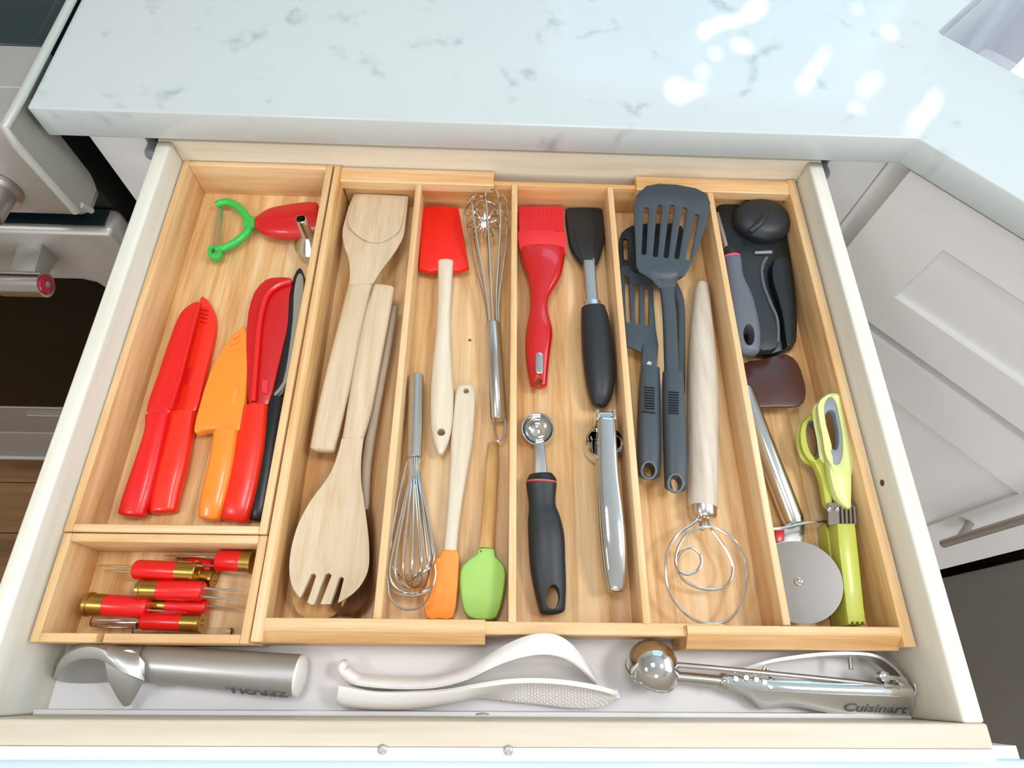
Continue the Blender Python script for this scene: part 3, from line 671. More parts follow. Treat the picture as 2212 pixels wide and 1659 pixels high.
# ------------------------------------------------------------------ wooden utensils
def edge_sts(sts): return sts
w3 = thing('wooden_spoon', 'brown wooden spoon whose rounded tip shows under the left of the spork', 'spoon', base_at(690, 1250))
make('bowl', *spoon_geo([(716, 1060, 752, 1060, -.058, .0), (680, 1110, 770, 1110, -.057, .003), (640, 1190, 782, 1190, -.056, .006), (628, 1270, 760, 1270, -.056, .007), (640, 1318, 734, 1318, -.056, .004), (665, 1338, 705, 1338, -.056, .001)], .006), OLIVE, w3)
loft('handle', [(734, 1075, -.058, 34, .008), (770, 960, -.058, 30, .008), (800, 800, -.058, 30, .008), (818, 700, -.058, 30, .008)], OLIVE, w3)
w2 = thing('dark_wooden_spoon', 'dark stained wooden spoon tucked right of the slotted spork, thin grey brown handle', 'spoon', base_at(770, 1200))
make('bowl', *spoon_geo([(775, 1090, 800, 1090, -.053, 0), (752, 1150, 806, 1150, -.052, .003), (722, 1215, 806, 1215, -.051, .008), (708, 1275, 803, 1275, -.051, .010), (716, 1312, 785, 1312, -.051, .006), (735, 1330, 760, 1330, -.051, .001)], .004), BROWNW, w2)
loft('handle', [(788, 1100, -.055, 20, .007), (792, 1000, -.053, 22, .008), (812, 880, -.052, 20, .008), (836, 760, -.051, 18, .008), (853, 664, -.050, 15, .007)], GREYW, w2)
w1 = thing('slotted_spork', 'pale wooden spork with three slots, its bowl at the front of the tray', 'spork', base_at(740, 1150))
bz = -.040
sp = make('bowl', *spoon_geo([(738, 948, 785, 948, -.041, 0), (726, 994, 780, 994, -.041, 0), (705, 1036, 780, 1040, -.041, .001), (673, 1079, 786, 1082, -.040, .004), (647, 1126, 792, 1126, -.039, .007), (631, 1176, 797, 1176, -.038, .008), (625, 1225, 796, 1225, -.037, .007), (630, 1262, 783, 1258, -.036, .005), (645, 1288, 760, 1284, -.036, .003), (672, 1306, 727, 1304, -.036, .001)], .006, n=18), BEECH, w1)
cut(sp, [cutter([(658, 1310), (648, 1292), (668, 1238), (675, 1236), (679, 1242), (664, 1300)], zr=-.036), cutter([(690, 1312), (676, 1310), (698, 1238), (706, 1234), (712, 1240), (693, 1300)], zr=-.036), cutter([(728, 1310), (710, 1312), (729, 1246), (735, 1243), (740, 1248), (732, 1290)], zr=-.036)])
loft('handle', [(748, 1000, -.0475, 50, .007), (762, 950, -.0455, 46, .008), (778, 880, -.043, 54, .009), (796, 780, -.041, 55, .010), (814, 690, -.040, 54, .010), (830, 622, -.039, 46, .009)], BEECH, w1, r0=0, r1=.25, e=3.2)
DZ = -.004
w0 = thing('wooden_turner', 'bamboo turner with broad scooped head at the back of the leftmost tray compartment', 'turner', base_at(770, 700))
tz = zline(815, 430, -.040, 690, 990, -.038)
hd = make('head', *spoon_geo([(766, 418, 882, 424, -.044, -.0004), (757, 438, 880, 446, -.043, 0), (749, 462, 877, 472, -.042, .001), (740, 500, 872, 508, -.040, .0015), (743, 530, 858, 536, -.039, .0005), (752, 555, 840, 562, -.038, 0), (756, 585, 822, 586, -.038, 0), (754, 616, 806, 612, -.038, 0)], .009, n=14), BEECH, w0)
sheet('bevel', [[P(a+(c-a)*t, b+(d-b)*t+dy*4*t*(1-t), z+.0012+.0004*t*(1-t)) for t in [k/10 for k in range(11)]] for a, b, c, d, z, dy in ((768, 424, 876, 430, -.044, 0), (757, 452, 872, 460, -.0425, 8), (751, 474, 868, 482, -.041, 18), (754, 490, 862, 498, -.040, 30))], .0009, BEECH, hd)
loft('handle', [(786, 578, -.0455, 44, .008), (781, 606, -.0435, 51, .009), (766, 680, -.042, 58, .010), (745, 770, -.041, 62, .010), (720, 870, -.041, 60, .011), (697, 970, -.041, 54, .011)], BEECH, w0, r0=0, r1=.25, e=3.4)

# ------------------------------------------------------------------ red spatula, whisks, small spatulas
DZ = -.007
rs = thing('red_spatula', 'red silicone spatula with a pale wooden handle, head at the back', 'spatula', base_at(955, 700))
prism('head', [(913, 444), (952, 443), (990, 446), (1002, 510), (1013, 576), (990, 584), (955, 581), (930, 586), (904, 579), (908, 512)], zline(950, 445, -.050, 955, 580, -.045), .008, SRED, rs, bev=.0028)
o = loft('handle', [(963, 566, -.0465, 34, .010), (961, 620, -.046, 30, .011), (958, 700, -.046, 29, .012), (955, 793, -.046, 42, .013), (955, 856, -.046, 50, .013), (954, 920, -.047, 46, .012), (953, 958, -.047, 30, .011), (952, 980, -.047, 12, .008)], BEECHW, rs, r0=.15, r1=.3)
hole_obj(o, ellipse(953, 934, 9, 8, 18), -.042)
DZ = 0.0
def whisk(name, label, hA, hB, hr, tip, rmax, nl, prof, base, wr, ph0=0):
    t = thing(name, label, 'whisk', base); A, B, T = Vector(hA), Vector(hB), Vector(tip)
    lathe('handle', A, B, [(0, hr*.5), (.004, hr*.9), (.015, hr), (.985, hr), (.996, hr*.9), (1, hr*.5)], SATIN, t, 24)
    ax = (T-B).normalized(); N = ax.cross(Vector((0, 0, 1))).normalized(); U = N.cross(ax)
    for k in range(nl):
        ph = math.pi*k/nl+ph0; d = N*math.cos(ph)+U*math.sin(ph); pts = []
        pr = cr([(0, hr*.75)]+[(a, b*rmax) for a, b in prof], 4); sc = 1-.02*k
        for tt, r in pr: pts.append(B.lerp(T, tt*sc)+d*r)
        for tt, r in pr[::-1][1:]: pts.append(B.lerp(T, tt*sc)-d*r)
        tube('wire', pts, wr, WIRE, t, 6)
    return t
zb = TF+.0265
PR = [(.15, .30), (.35, .55), (.55, .80), (.72, .97), (.84, 1.0), (.93, .82), (.98, .5), (1.0, 0)]
bw = whisk('balloon_whisk', 'long steel balloon whisk with a small wire ball inside, lying beside the second divider', P(1077, 908, -.056), P(1065, 698, -.051), .0077, P(1047, 412, zb), .0245, 5, PR, base_at(1055, 700), .00105, .31)
tube('hanging_loop', pxs([(1068, 905, -.056), (1069, 935, -.056), (1079, 955, -.056), (1090, 935, -.056), (1091, 905, -.056)], 5), .0012, WIRE, bw, 8)
bc = P(1045, 478, zb-.001); br = .0188; bl = None
axis = (CAM-bc).normalized(); axis = (axis+Vector((0, -.28, 0))).normalized(); N = axis.orthogonal().normalized(); U = axis.cross(N)
lst = []
for k in range(5):
    d = N*math.cos(math.pi*k/5)+U*math.sin(math.pi*k/5)
    lst.append(tube_geo([bc+(axis*math.cos(t)+d*math.sin(t))*br for t in [2*math.pi*i/28 for i in range(28)]], .00095, 6, True))
lst.append(lathe_geo(bc+axis*(br-.002), bc+axis*(br+.002), [(0, .003), (1, .003), (1, .0005)], 10))
make('wire_ball', *merge(lst), WIRE, bw)
PS = [(.15, .22), (.35, .46), (.6, .76), (.78, .96), (.87, 1.0), (.94, .86), (.985, .5), (1.0, 0)]
zs = TF+.022
sw = whisk('small_whisk', 'small steel whisk lying wires forward left of the orange spatula', P(899, 811, -.052), P(895, 992, -.050), .0072, P(889, 1288, zs), .0192, 8, PS, base_at(893, 1050), .00095, .12)
tube('outer_loop', pxs([(880, 995, -.05), (858, 1090, -.047), (841, 1190, -.042), (838, 1250, -.04), (843, 1290, -.04), (862, 1311, -.04), (886, 1317, -.04), (910, 1309, -.04), (927, 1285, -.04), (932, 1240, -.04), (926, 1150, -.044), (911, 1050, -.048), (903, 995, -.05)], 5), .001, WIRE, sw, 6)
DZ = -.005
os_ = thing('orange_spatula', 'small orange silicone spatula with a pale wooden handle, head at the front', 'spatula', base_at(985, 1100))
prism('head', [(955, 1187), (989, 1188), (991, 1223), (988, 1276), (979, 1334), (950, 1336), (921, 1335), (914, 1292), (925, 1245), (936, 1207), (949, 1202)], zline(970, 1187, -.045, 950, 1335, -.052), .009, ORSIL, os_, bev=.002, sm=2)
o = loft('handle', [(1006, 836, -.050, 34, .008), (1005, 860, -.050, 44, .009), (998, 950, -.050, 47, .009), (993, 1000, -.050, 41, .010), (981, 1104, -.049, 30, .010), (972, 1190, -.049, 30, .009)], BEECHW, os_, r0=.2, r1=0, e=2.8)
hole_obj(o, ellipse(1007, 845, 6.5, 6, 16), -.046)
gs = thing('green_spatula', 'small lime green silicone spoon spatula with a brown wooden handle beside the orange one', 'spatula', base_at(1055, 1150))
prism('head', [(1032, 1182), (1067, 1182), (1071, 1199), (1088, 1217), (1094, 1242), (1087, 1292), (1074, 1334), (1046, 1340), (1012, 1334), (997, 1306), (992, 1254), (997, 1222), (1018, 1202), (1029, 1195)], zline(1050, 1182, -.042, 1040, 1340, -.048), .011, GRSIL, gs, bev=.0045, sm=2)
loft('handle', [(1065, 962, -.063, 24, .008), (1063, 1005, -.056, 28, .009), (1057, 1100, -.052, 30, .010), (1050, 1186, -.048, 33, .009)], OLIVE, gs, r0=.3, r1=0)
DZ = 0.0
# ------------------------------------------------------------------ third compartment
DZ = -.008
pb = thing('pastry_brush', 'glossy red pastry brush with coral bristles at the back of the middle compartment', 'brush', base_at(1170, 650))
br_ = prism('bristles', [(1120, 445), (1170, 446), (1218, 447), (1219, 475), (1220, 505), (1170, 505), (1121, 503), (1119, 475)], zline(1170, 445, -.048, 1170, 500, -.045), .012, CRED, pb, bev=.003)
lst = []
for i in range(24):
    u = 1123+i*4.05; lst.append(tube_geo([P(u, 447, -.0475), P(u+.3, 475, -.0462), P(u+.5, 500, -.0447)], .0010, 6))
q = make('bristle_strands', *merge(lst), CRED, br_); tag(q, kind='stuff')
make('collar', *spoon_geo([(1119, 500, 1222, 504, -.044, -.004), (1119, 512, 1223, 516, -.043, -.005), (1121, 528, 1223, 536, -.043, -.005), (1123, 540, 1222, 548, -.044, -.004)], .012, k=3), CRED, pb)
o = loft('handle', [(1172, 540, -.046, 98, .019), (1173, 566, -.046, 92, .020), (1174, 594, -.046, 76, .020), (1166, 640, -.045, 44, .018), (1164, 675, -.045, 42, .018), (1165, 716, -.045, 58, .020), (1162, 760, -.046, 55, .020), (1162, 800, -.047, 46, .017), (1164, 834, -.048, 36, .014)], GRED, pb, r0=.1, r1=.35, k=6, n=24)
hole_obj(o, ellipse(1162, 825, 10, 8.5, 16), -.042)
prism('inset', slot_px((1165, 769), (1165, 799), 17), -.0365, .003, SATIN, pb, bev=.0006)
bs = thing('black_spatula', 'black silicone spatula with a thick black grip and steel shaft beside the red pastry brush', 'spatula', base_at(1280, 660))
prism('head', [(1222, 452), (1234, 445), (1265, 443), (1294, 446), (1304, 458), (1308, 492), (1303, 532), (1291, 566), (1272, 568), (1254, 564), (1233, 530), (1225, 490)], zline(1265, 445, -.052, 1272, 566, -.043), .010, BLACK, bs, bev=.0035, sm=2)
prism('socket', [(1238, 492), (1288, 490), (1287, 530), (1282, 562), (1258, 562), (1246, 530)], zline(1265, 490, -.047, 1272, 566, -.0415), .006, BLACK, bs, bev=.0025)
loft('shaft', [(1272, 560, -.0445, 26, .004), (1279, 656, -.0430, 26, .004)], STEEL, bs, r0=0, r1=0, e=4, k=1)
loft('ferrule', [(1278, 653, -.043, 38, .012), (1280, 666, -.043, 40, .013)], SATIN, bs, r0=0, r1=0, e=2.5, k=1)
loft('grip', [(1281, 667, -.043, 52, .020), (1286, 700, -.043, 62, .023), (1291, 760, -.043, 67, .025), (1296, 820, -.044, 64, .024), (1296, 856, -.045, 50, .020), (1294, 874, -.046, 34, .014)], BLACK, bs, r0=.06, r1=.35, n=22)
mb = thing('melon_baller', 'steel melon baller with a black rubber grip at the front of the middle compartment', 'melon baller', base_at(1180, 1120))
c = P(1162, 926, -.045); r = 35.5*mpp(1162, 926, -.045)
tilt = Vector((-.02, -.18, 1)).normalized(); N = tilt.orthogonal().normalized(); U = tilt.cross(N)
def ring(rr, dz, n=28): return [c+tilt*dz+(N*math.cos(2*math.pi*j/n)+U*math.sin(2*math.pi*j/n))*rr for j in range(n)]
rows = [ring(.0008, -r*.88)]+[ring(r*.9*math.sin(math.radians(a)), -r*.9*math.cos(math.radians(a))) for a in (12, 28, 45, 60, 75, 88)]+[ring(r*.93, .0008), ring(r, .001), ring(r*1.02, -.0004), ring(r*1.0, -.002)]+[ring(r*math.sin(math.radians(a)), -r*math.cos(math.radians(a))) for a in (80, 65, 48, 30, 12)]+[ring(.0008, -r)]
make('cup', *skin(rows), CHROME, mb)
loft('shank', [(1165, 960, -.047, 24, .003), (1166, 985, -.046, 26, .004), (1167, 1026, -.046, 31, .005)], STEEL, mb, r0=0, r1=0, e=3.5)
loft('collar', [(1168, 1026, -.046, 52, .014), (1169, 1036, -.046, 64, .017), (1169.5, 1041, -.046, 66, .018)], BLK2, mb, r0=.1, r1=0)
loft('red_band', [(1169.5, 1041, -.046, 67, .0182), (1169.5, 1045, -.046, 67, .0182)], mat('red_band', '#C2513E', .5), mb, r0=0, r1=0, k=1)
o = loft('grip', [(1169.5, 1045.5, -.046, 66, .018), (1171, 1090, -.046, 58, .017), (1175, 1120, -.046, 70, .019), (1180, 1160, -.046, 78, .021), (1183, 1220, -.047, 77, .021), (1188, 1270, -.048, 70, .019), (1193, 1318, -.049, 56, .016)], BLACK, mb, r0=0, r1=.35, n=24, k=6)
hole_obj(o, ellipse(1193, 1291, 15, 26, 24, 4), -.046)
DZ = 0.0
gp = thing('garlic_press', 'chrome garlic press with a long curved handle right of the melon baller', 'garlic press', base_at(1318, 1100))
for i, (z, du) in enumerate(((-.036, 0), (-.055, -6))):
    loft('handle' if i == 0 else 'handle', [(1310+du, 905, z, 38, .007), (1312+du, 960, z, 40, .008), (1315+du, 1030, z, 44, .008), (1321+du, 1100, z, 50, .009), (1327+du, 1170, z-.002*(1-i), 52, .009), (1331+du, 1230, z-.005*(1-i), 46, .008), (1332+du, 1266, z-.008*(1-i), 36, .007)], CHROME, gp, r0=.1, r1=.75, e=3)
tube('hinge_pin', [P(1288, 897, -.040), P(1328, 897, -.040)], .0032, CHROME, gp, 12)
for u in (1290, 1326): box('hinge_lug', (P(u, 900, -.04).x-.0018, P(u, 900, -.04).x+.0018, P(u, 912, -.04).y, P(u, 888, -.04).y, -.058, -.035), CHROME, gp)
c = P(1304, 958, -.052); r = 41*mpp(1304, 958, -.052)
rw = [[c+Vector((rr*math.cos(2*math.pi*j/28), rr*math.sin(2*math.pi*j/28), z)) for j in range(28)] for z, rr in ((-.014, r*.8), (-.0145, r*.9), (-.010, r), (.003, r), (.0045, r*.97), (.003, r*.86), (-.010, r*.82), (-.0135, r*.8))]
make('chamber', *skin(rw), CHROME, gp)
# ------------------------------------------------------------------ fourth compartment
def ergo(name, sts, mat, par, hc, hr, label=None):
    o = loft(name, sts, mat, par, r0=.1, r1=.4, e=3, n=22)
    hole_obj(o, ellipse(*hc, *hr, 22), -.04); return o
DZ = -.005
hu = thing('hidden_turner', 'dark nylon utensil almost hidden beneath the big slotted turner', 'turner', base_at(1420, 640))
prism('head', [(1338, 516), (1352, 494), (1376, 484), (1420, 482), (1474, 488), (1480, 540), (1476, 596), (1440, 604), (1364, 590), (1340, 580)], zline(1400, 484, -.040, 1410, 600, -.048), .004, BLK2, hu, [slot_px((1352, 520), (1353, 556), 10)], bev=.001, sm=2)
loft('shank', [(1440, 600, -.050, 26, .006), (1468, 650, -.052, 18, .007), (1470, 760, -.055, 18, .007), (1468, 850, -.058, 22, .009)], NYLON, hu, e=3)
b2 = thing('slotted_server', 'grey nylon slotted server left of the big slotted turner, tucked partly under it', 'spatula', base_at(1390, 760))
prism('head', [(1340, 568), (1362, 570), (1364, 585), (1410, 604), (1413, 660), (1417, 709), (1423, 745), (1421, 762), (1388, 762), (1372, 754), (1355, 747), (1350, 700), (1344, 630)], zline(1375, 570, -.046, 1400, 760, -.042), .0035, NYLON, b2,
      [slot_px((1354, 600), (1358, 692), 9), slot_px((1377, 616), (1377, 696), 9), slot_px((1398, 626), (1397, 699), 9)], bev=.0009)
prism('neck', [(1391, 743), (1420, 743), (1423, 752), (1419, 792), (1386, 792), (1388, 752)], zline(1405, 743, -.0395, 1403, 792, -.038), .006, NYLON, b2, bev=.0016)
lathe('rivet', P(1402, 786, -.0375), P(1402, 786, -.0360), [(0, .003), (.6, .0027), (1, .0008)], CHROME, b2, 14)
o = ergo('handle', [(1404, 796, -.042, 40, .013), (1403, 830, -.042, 44, .015), (1402, 900, -.043, 49, .016), (1402, 980, -.044, 50, .016), (1402, 1026, -.045, 46, .015)], NYLON, b2, (1402, 1015), (12, 15))
prism('hole_rim', ellipse(1402, 1015, 18, 21, 24), -.0355, .0025, GREYR, o, [ellipse(1402, 1015, 13, 16, 24)], bev=.0008)
for i in range(9): tube('grip_rib', pxs([(1392, 836+i*5.6, -.0342), (1414, 838+i*5.6, -.0342)], 1), .0007, BLK2, o, 5)
tube('grip_groove', pxs([(1386, 888, -.0345), (1416, 892, -.0345)], 1), .0008, BLK2, o, 5)
DZ = 0.0
b1 = thing('slotted_turner', 'large dark grey slotted turner lying on top, head over the back edge of the tray', 'turner', base_at(1450, 640))
tz = zline(1450, 398, -.018, 1440, 600, -.030)
hd = prism('head', [(1396, 401), (1422, 396), (1463, 398), (1504, 406), (1526, 417), (1535, 437), (1527, 483), (1508, 537), (1489, 580), (1480, 594), (1432, 604), (1392, 592), (1375, 576), (1372, 505), (1369, 446), (1376, 420)], tz, .003, NYLON, b1,
      [slot_px((1396, 452), (1391, 545), 10), slot_px((1425, 446), (1416, 550), 10), slot_px((1452, 446), (1439, 552), 10), slot_px((1479, 452), (1462, 554), 10), slot_px((1505, 466), (1487, 556), 10)], bev=.0009, sm=0)
rows = [[P(u, v, z) for u, v, z in r] for r in (
    [(1376, 574, -.0285), (1400, 578, -.0285), (1432, 581, -.0285), (1460, 579, -.0285), (1487, 574, -.0285)],
    [(1382, 588, -.0285), (1404, 593, -.0285), (1434, 596, -.0285), (1460, 594, -.0285), (1480, 590, -.0285)],
    [(1408, 604, -.033), (1420, 606, -.0325), (1437, 608, -.0325), (1452, 606, -.0325), (1466, 602, -.033)],
    [(1424, 622, -.037), (1431, 622, -.0362), (1440, 622, -.036), (1449, 622, -.0362), (1457, 621, -.037)])]
sheet('shoulder', [cr(r, 3) for r in rows], .003, NYLON, b1)
loft('shank', [(1440, 616, -.0385, 32, .006), (1443, 650, -.0395, 29, .007), (1447, 700, -.0405, 29, .008), (1451, 812, -.041, 30, .009)], NYLON, b1, r0=.1, r1=0, e=3.6)
o = ergo('handle', [(1453, 806, -.041, 42, .013), (1454, 840, -.041, 45, .015), (1456, 910, -.042, 47, .016), (1459, 1000, -.043, 48, .016), (1459, 1052, -.044, 46, .015)], NYLON, b1, (1460, 1043), (12, 16))
prism('hole_rim', ellipse(1460, 1043, 19, 22, 24), -.0345, .0025, GREYR, o, [ellipse(1460, 1043, 13, 17, 24)], bev=.0008)
for i in range(9): tube('grip_rib', pxs([(1444, 846+i*5.6, -.0332), (1466, 848+i*5.6, -.0332)], 1), .0007, BLK2, o, 5)
DZ = -.008
wk = thing('dough_whisk', 'dough whisk with a thick bleached wooden handle and a coiled wire loop at the front', 'whisk', base_at(1515, 900))
loft('handle', [(1517, 614, -.049, 24, .011), (1516, 640, -.049, 34, .015), (1516, 690, -.048, 44, .020), (1517, 760, -.047, 55, .024), (1518, 840, -.046, 63, .026), (1518, 950, -.046, 64, .026), (1518, 1095, -.046, 63, .025)], ASH, wk, r0=.35, r1=.05, n=24, e=2)
A_, B_ = P(1518, 1093, -.046), P(1519, 1121, -.046); r = 29*mpp(1518, 1100, -.046)
lathe('ferrule', A_, B_, [(0, r), (.75, r*.98), (.92, r*.88), (1, r*.7), (1, .0005)], SATIN, wk)
tube('coil', pxs([(1509, 1118, -.043), (1497, 1131, -.042), (1474, 1146, -.040), (1455, 1165, -.038), (1441, 1195, -.036), (1438, 1226, -.035), (1441, 1260, -.035), (1452, 1291, -.036), (1485, 1329, -.038), (1525, 1347, -.040), (1573, 1340, -.040), (1603, 1296, -.038), (1615, 1234, -.036), (1602, 1190, -.035), (1578, 1160, -.034), (1546, 1141, -.034), (1517, 1139, -.036), (1484, 1155, -.037), (1466, 1180, -.037), (1459, 1205, -.037), (1462, 1226, -.036), (1474, 1238, -.035), (1490, 1240, -.035), (1508, 1231, -.035), (1515, 1212, -.035), (1508, 1192, -.036), (1490, 1183, -.037), (1471, 1192, -.038), (1462, 1215, -.040), (1468, 1240, -.041), (1482, 1257, -.042), (1510, 1270, -.043), (1548, 1273, -.043), (1574, 1259, -.042), (1583, 1226, -.041), (1568, 1188, -.040), (1548, 1158, -.041), (1536, 1142, -.042), (1527, 1120, -.044)], 5), .00125, WIRE, wk, 8)
make('ties', *merge([tube_geo(pxs([(1511, 1117, -.046), (1514, 1141, -.036)], 1), .0012, 8), tube_geo(pxs([(1521, 1117, -.045), (1519, 1145, -.036), (1513, 1143, -.036)], 1), .0012, 8)]), WIRE, wk)
# ------------------------------------------------------------------ right compartment
DZ = -.001
co = thing('can_opener', 'large black plastic can opener in the back corner of the right compartment', 'can opener', base_at(1650, 620))
prism('body', [(1553, 440), (1600, 428), (1660, 420), (1698, 424), (1706, 505), (1713, 566), (1723, 645), (1724, 733), (1698, 756), (1645, 760), (1606, 700), (1584, 560), (1560, 500)], zline(1640, 425, -.047, 1680, 755, -.052), .014, BLK2, co, bev=.004, sm=2)
prism('lever', [(1672, 560), (1704, 556), (1714, 640), (1716, 728), (1700, 748), (1692, 690), (1680, 640), (1668, 600)], zline(1690, 560, -.041, 1705, 745, -.045), .008, BLK2, co, bev=.003, sm=2)
c = P(1645, 478, -.044); R_ = .030
rw = [[c+Vector((R_*s*math.cos(2*math.pi*j/28)*1.05, R_*s*math.sin(2*math.pi*j/28)*.95, z)) for j in range(28)] for z, s in ((-.006, 1.0), (.002, 1.0), (.007, .93), (.011, .75), (.013, .4), (.0135, .02))]
make('dome', *skin(rw), BLACK, co)
loft('crank', [(1620, 500, -.036, 12, .005), (1644, 478, -.0315, 16, .006), (1664, 446, -.035, 12, .005)], BLACK, co, e=2.4)
prism('grip', [(1594, 545), (1620, 538), (1655, 550), (1662, 566), (1652, 585), (1651, 610), (1664, 648), (1678, 680), (1685, 725), (1680, 750), (1650, 757), (1625, 740), (1606, 690), (1596, 610)], zline(1630, 545, -.037, 1660, 750, -.040), .012, BLACK, co, bev=.0035, sm=2)
tube('grip_edge', pxs([(1656, 556, -.0375), (1646, 576, -.0375), (1648, 610, -.038), (1662, 650, -.0385), (1677, 684, -.039), (1681, 715, -.040), (1680, 740, -.041)], 5), .0016, GREYR, co, 8)  # raised edge of the black grip, its highlight put into the grey colour
prism('label', [(1631, 543), (1668, 541), (1668, 547), (1631, 548)], -.0355, .0008, GREYL, co, bev=0)
DZ = 0.0
pl = thing('grey_peeler', 'grey rubber handled peeler with a red band leaning on the last divider', 'peeler', base_at(1600, 660))
loft('blade', [(1548, 462, -.036, 8, .006), (1559, 500, -.035, 9, .006), (1569, 538, -.035, 9, .006)], STEEL, pl, e=3, r0=.2, r1=0)
loft('collar', [(1572, 535, -.035, 18, .008), (1577, 546, -.035, 30, .013), (1580, 556, -.035, 36, .015)], BLK2, pl, r0=0, r1=0)
loft('red_band', [(1580, 556, -.035, 37, .0155), (1581, 560, -.035, 37, .0155)], mat('coral_band', '#D8505C', .45), pl, r0=0, r1=0, k=1)
o = loft('handle', [(1581.5, 561, -.035, 37, .016), (1586, 600, -.035, 38, .016), (1597, 640, -.036, 52, .018), (1604, 680, -.037, 60, .019), (1609, 720, -.038, 64, .018), (1612, 754, -.039, 56, .016)], GREYR, pl, r0=0, r1=.6, n=22)
hole_obj(o, ellipse(1613, 730, 12, 22, 22, -8), -.036)
bt = thing('brown_scraper', 'dark brown nylon scraper blade lying under the can opener', 'scraper', base_at(1670, 830))
prism('blade', [(1602, 786), (1645, 776), (1698, 764), (1724, 784), (1736, 815), (1742, 846), (1736, 870), (1716, 878), (1670, 878), (1626, 877), (1612, 840)], zline(1660, 770, -.056, 1680, 878, -.048), .004, BROWN, bt, bev=.0012, sm=2)
pc = thing('pizza_wheel', 'pizza wheel with a tubular steel handle and round blade beside the last divider', 'pizza cutter', base_at(1700, 1150))
A_, B_ = P(1604, 838, -.054), P(1716, 1131, -.055); r = 22.5*mpp(1715, 1120, -.047)
lathe('handle', A_, B_, [(0, r*.6), (.01, r*.92), (.03, r), (.97, r), (1, r*.9), (1, .0005)], SATIN, pc, 28)
prism('fork', [(1676, 1140), (1738, 1132), (1739, 1172), (1733, 1240), (1700, 1258), (1680, 1240)], zline(1710, 1135, -.060, 1715, 1250, -.0615), .0022, WPLA if False else SATIN, pc, bev=.0006)
prism('red_insert', [(1675, 1146), (1695, 1144), (1695, 1168), (1677, 1171)], -.0585, .003, DRED, pc, bev=.0006)
c = P(1721, 1256, -.0645); r = 85*mpp(1721, 1256, -.0645)
c = P(1724, 1256, -.0500); r *= .97; wn_ = Vector((-.50, 0, 1)).normalized()
lathe('wheel', c-wn_*.0012, c, [(0, .0005), (0, r), (1, r), (1, .0005)], WHEEL, pc, 64)
lathe('axle', c, c+wn_*.002, [(0, .0036), (.6, .0034), (1, .002), (1, .0004)], CHROME, pc, 16)
tube('thumb_guard', pxs([(1663, 1143, -.046), (1700, 1139, -.043), (1745, 1129, -.044), (1784, 1127, -.048)], 5), .0012, WIRE, pc, 8)
hs = thing('herb_scissors', 'lime green herb scissors with grey lined finger loops and a comb blade cover', 'scissors', base_at(1815, 1100))
o1 = [(1799, 846), (1781, 854), (1771, 875), (1775, 918), (1787, 960), (1793, 1025), (1806, 1070), (1822, 1092), (1842, 1097), (1843, 1030), (1853, 985), (1856, 950), (1852, 925), (1842, 886), (1824, 853)]
i1 = [(1797, 861), (1785, 866), (1776, 880), (1780, 912), (1786, 940), (1791, 975), (1800, 996), (1814, 997), (1820, 970), (1818, 930), (1811, 895), (1806, 870)]
prism('big_loop', o1, zline(1810, 850, -.028, 1830, 1095, -.036), .011, LIMEL, hs, [cr(i1, 2, True)], bev=.0038, sm=2)
def inset_px(L, k):
    cx = sum(p[0] for p in L)/len(L); cy = sum(p[1] for p in L)/len(L); return [(cx+(u-cx)*k, cy+(v-cy)*k) for u, v in L]
prism('big_loop_liner', inset_px(i1, 1.08), zline(1810, 850, -.0285, 1830, 1095, -.0355), .010, GREYL, hs, [cr(inset_px(i1, .62), 2, True)], bev=.002, sm=2)
o2 = [(1757, 893), (1742, 902), (1734, 924), (1735, 950), (1744, 980), (1763, 1006), (1776, 1042), (1784, 1088), (1799, 1092), (1800, 1040), (1792, 985), (1783, 930), (1774, 902)]
i2 = ellipse(1756, 950, 19, 41, 22, -6)
prism('small_loop', o2, zline(1757, 895, -.044, 1795, 1090, -.042), .009, LIME, hs, [i2], bev=.003, sm=2)
prism('small_loop_liner', ellipse(1756, 950, 20, 42, 22, -6), zline(1757, 895, -.0445, 1795, 1090, -.0425), .008, GREYR, hs, [ellipse(1756, 950, 15, 36, 22, -6)], bev=.002)
lst = []
for i in range(5):
    z = -.040-.0042*i
    for u0 in (0,):
        v, f = ext_geo([P(1788+i*2, 1086, z).xy, P(1848-i, 1086, z).xy, P(1850-i, 1134, z).xy, P(1790+i*2, 1134, z).xy], 'z', z-.0009, z); lst.append((v, f))
bl_ = make('blades', *merge(lst), BLADES, hs, None, False)
for i in range(4): tube('blade_edge', pxs([(1818+i*9, 1094, -.0385), (1820+i*9, 1132, -.0385)], 1), .0009, SATIN, bl_, 6)
for u in (1791, 1808): lathe('rivet', P(u, 1101, -.0395), P(u, 1101, -.0385), [(0, .0022), (.7, .002), (1, .0006)], CHROME, bl_, 12)
cv = prism('blade_cover', [(1808, 1129), (1849, 1129), (1852, 1150), (1873, 1349), (1832, 1350), (1812, 1180)], zline(1828, 1129, -.036, 1850, 1350, -.038), .026, LIME, hs, bev=.003)
cut(cv, [cutter([(1839+i*11, 1343), (1845+i*11, 1343), (1846+i*11, 1360), (1840+i*11, 1360)], -.06, -.03, -.038) for i in range(3)])
prism('lower_cover', [(1784, 1131), (1796, 1150), (1806, 1190), (1828, 1350), (1816, 1351), (1795, 1220)], zline(1790, 1131, -.050, 1820, 1350, -.050), .016, LIME, hs, bev=.002)
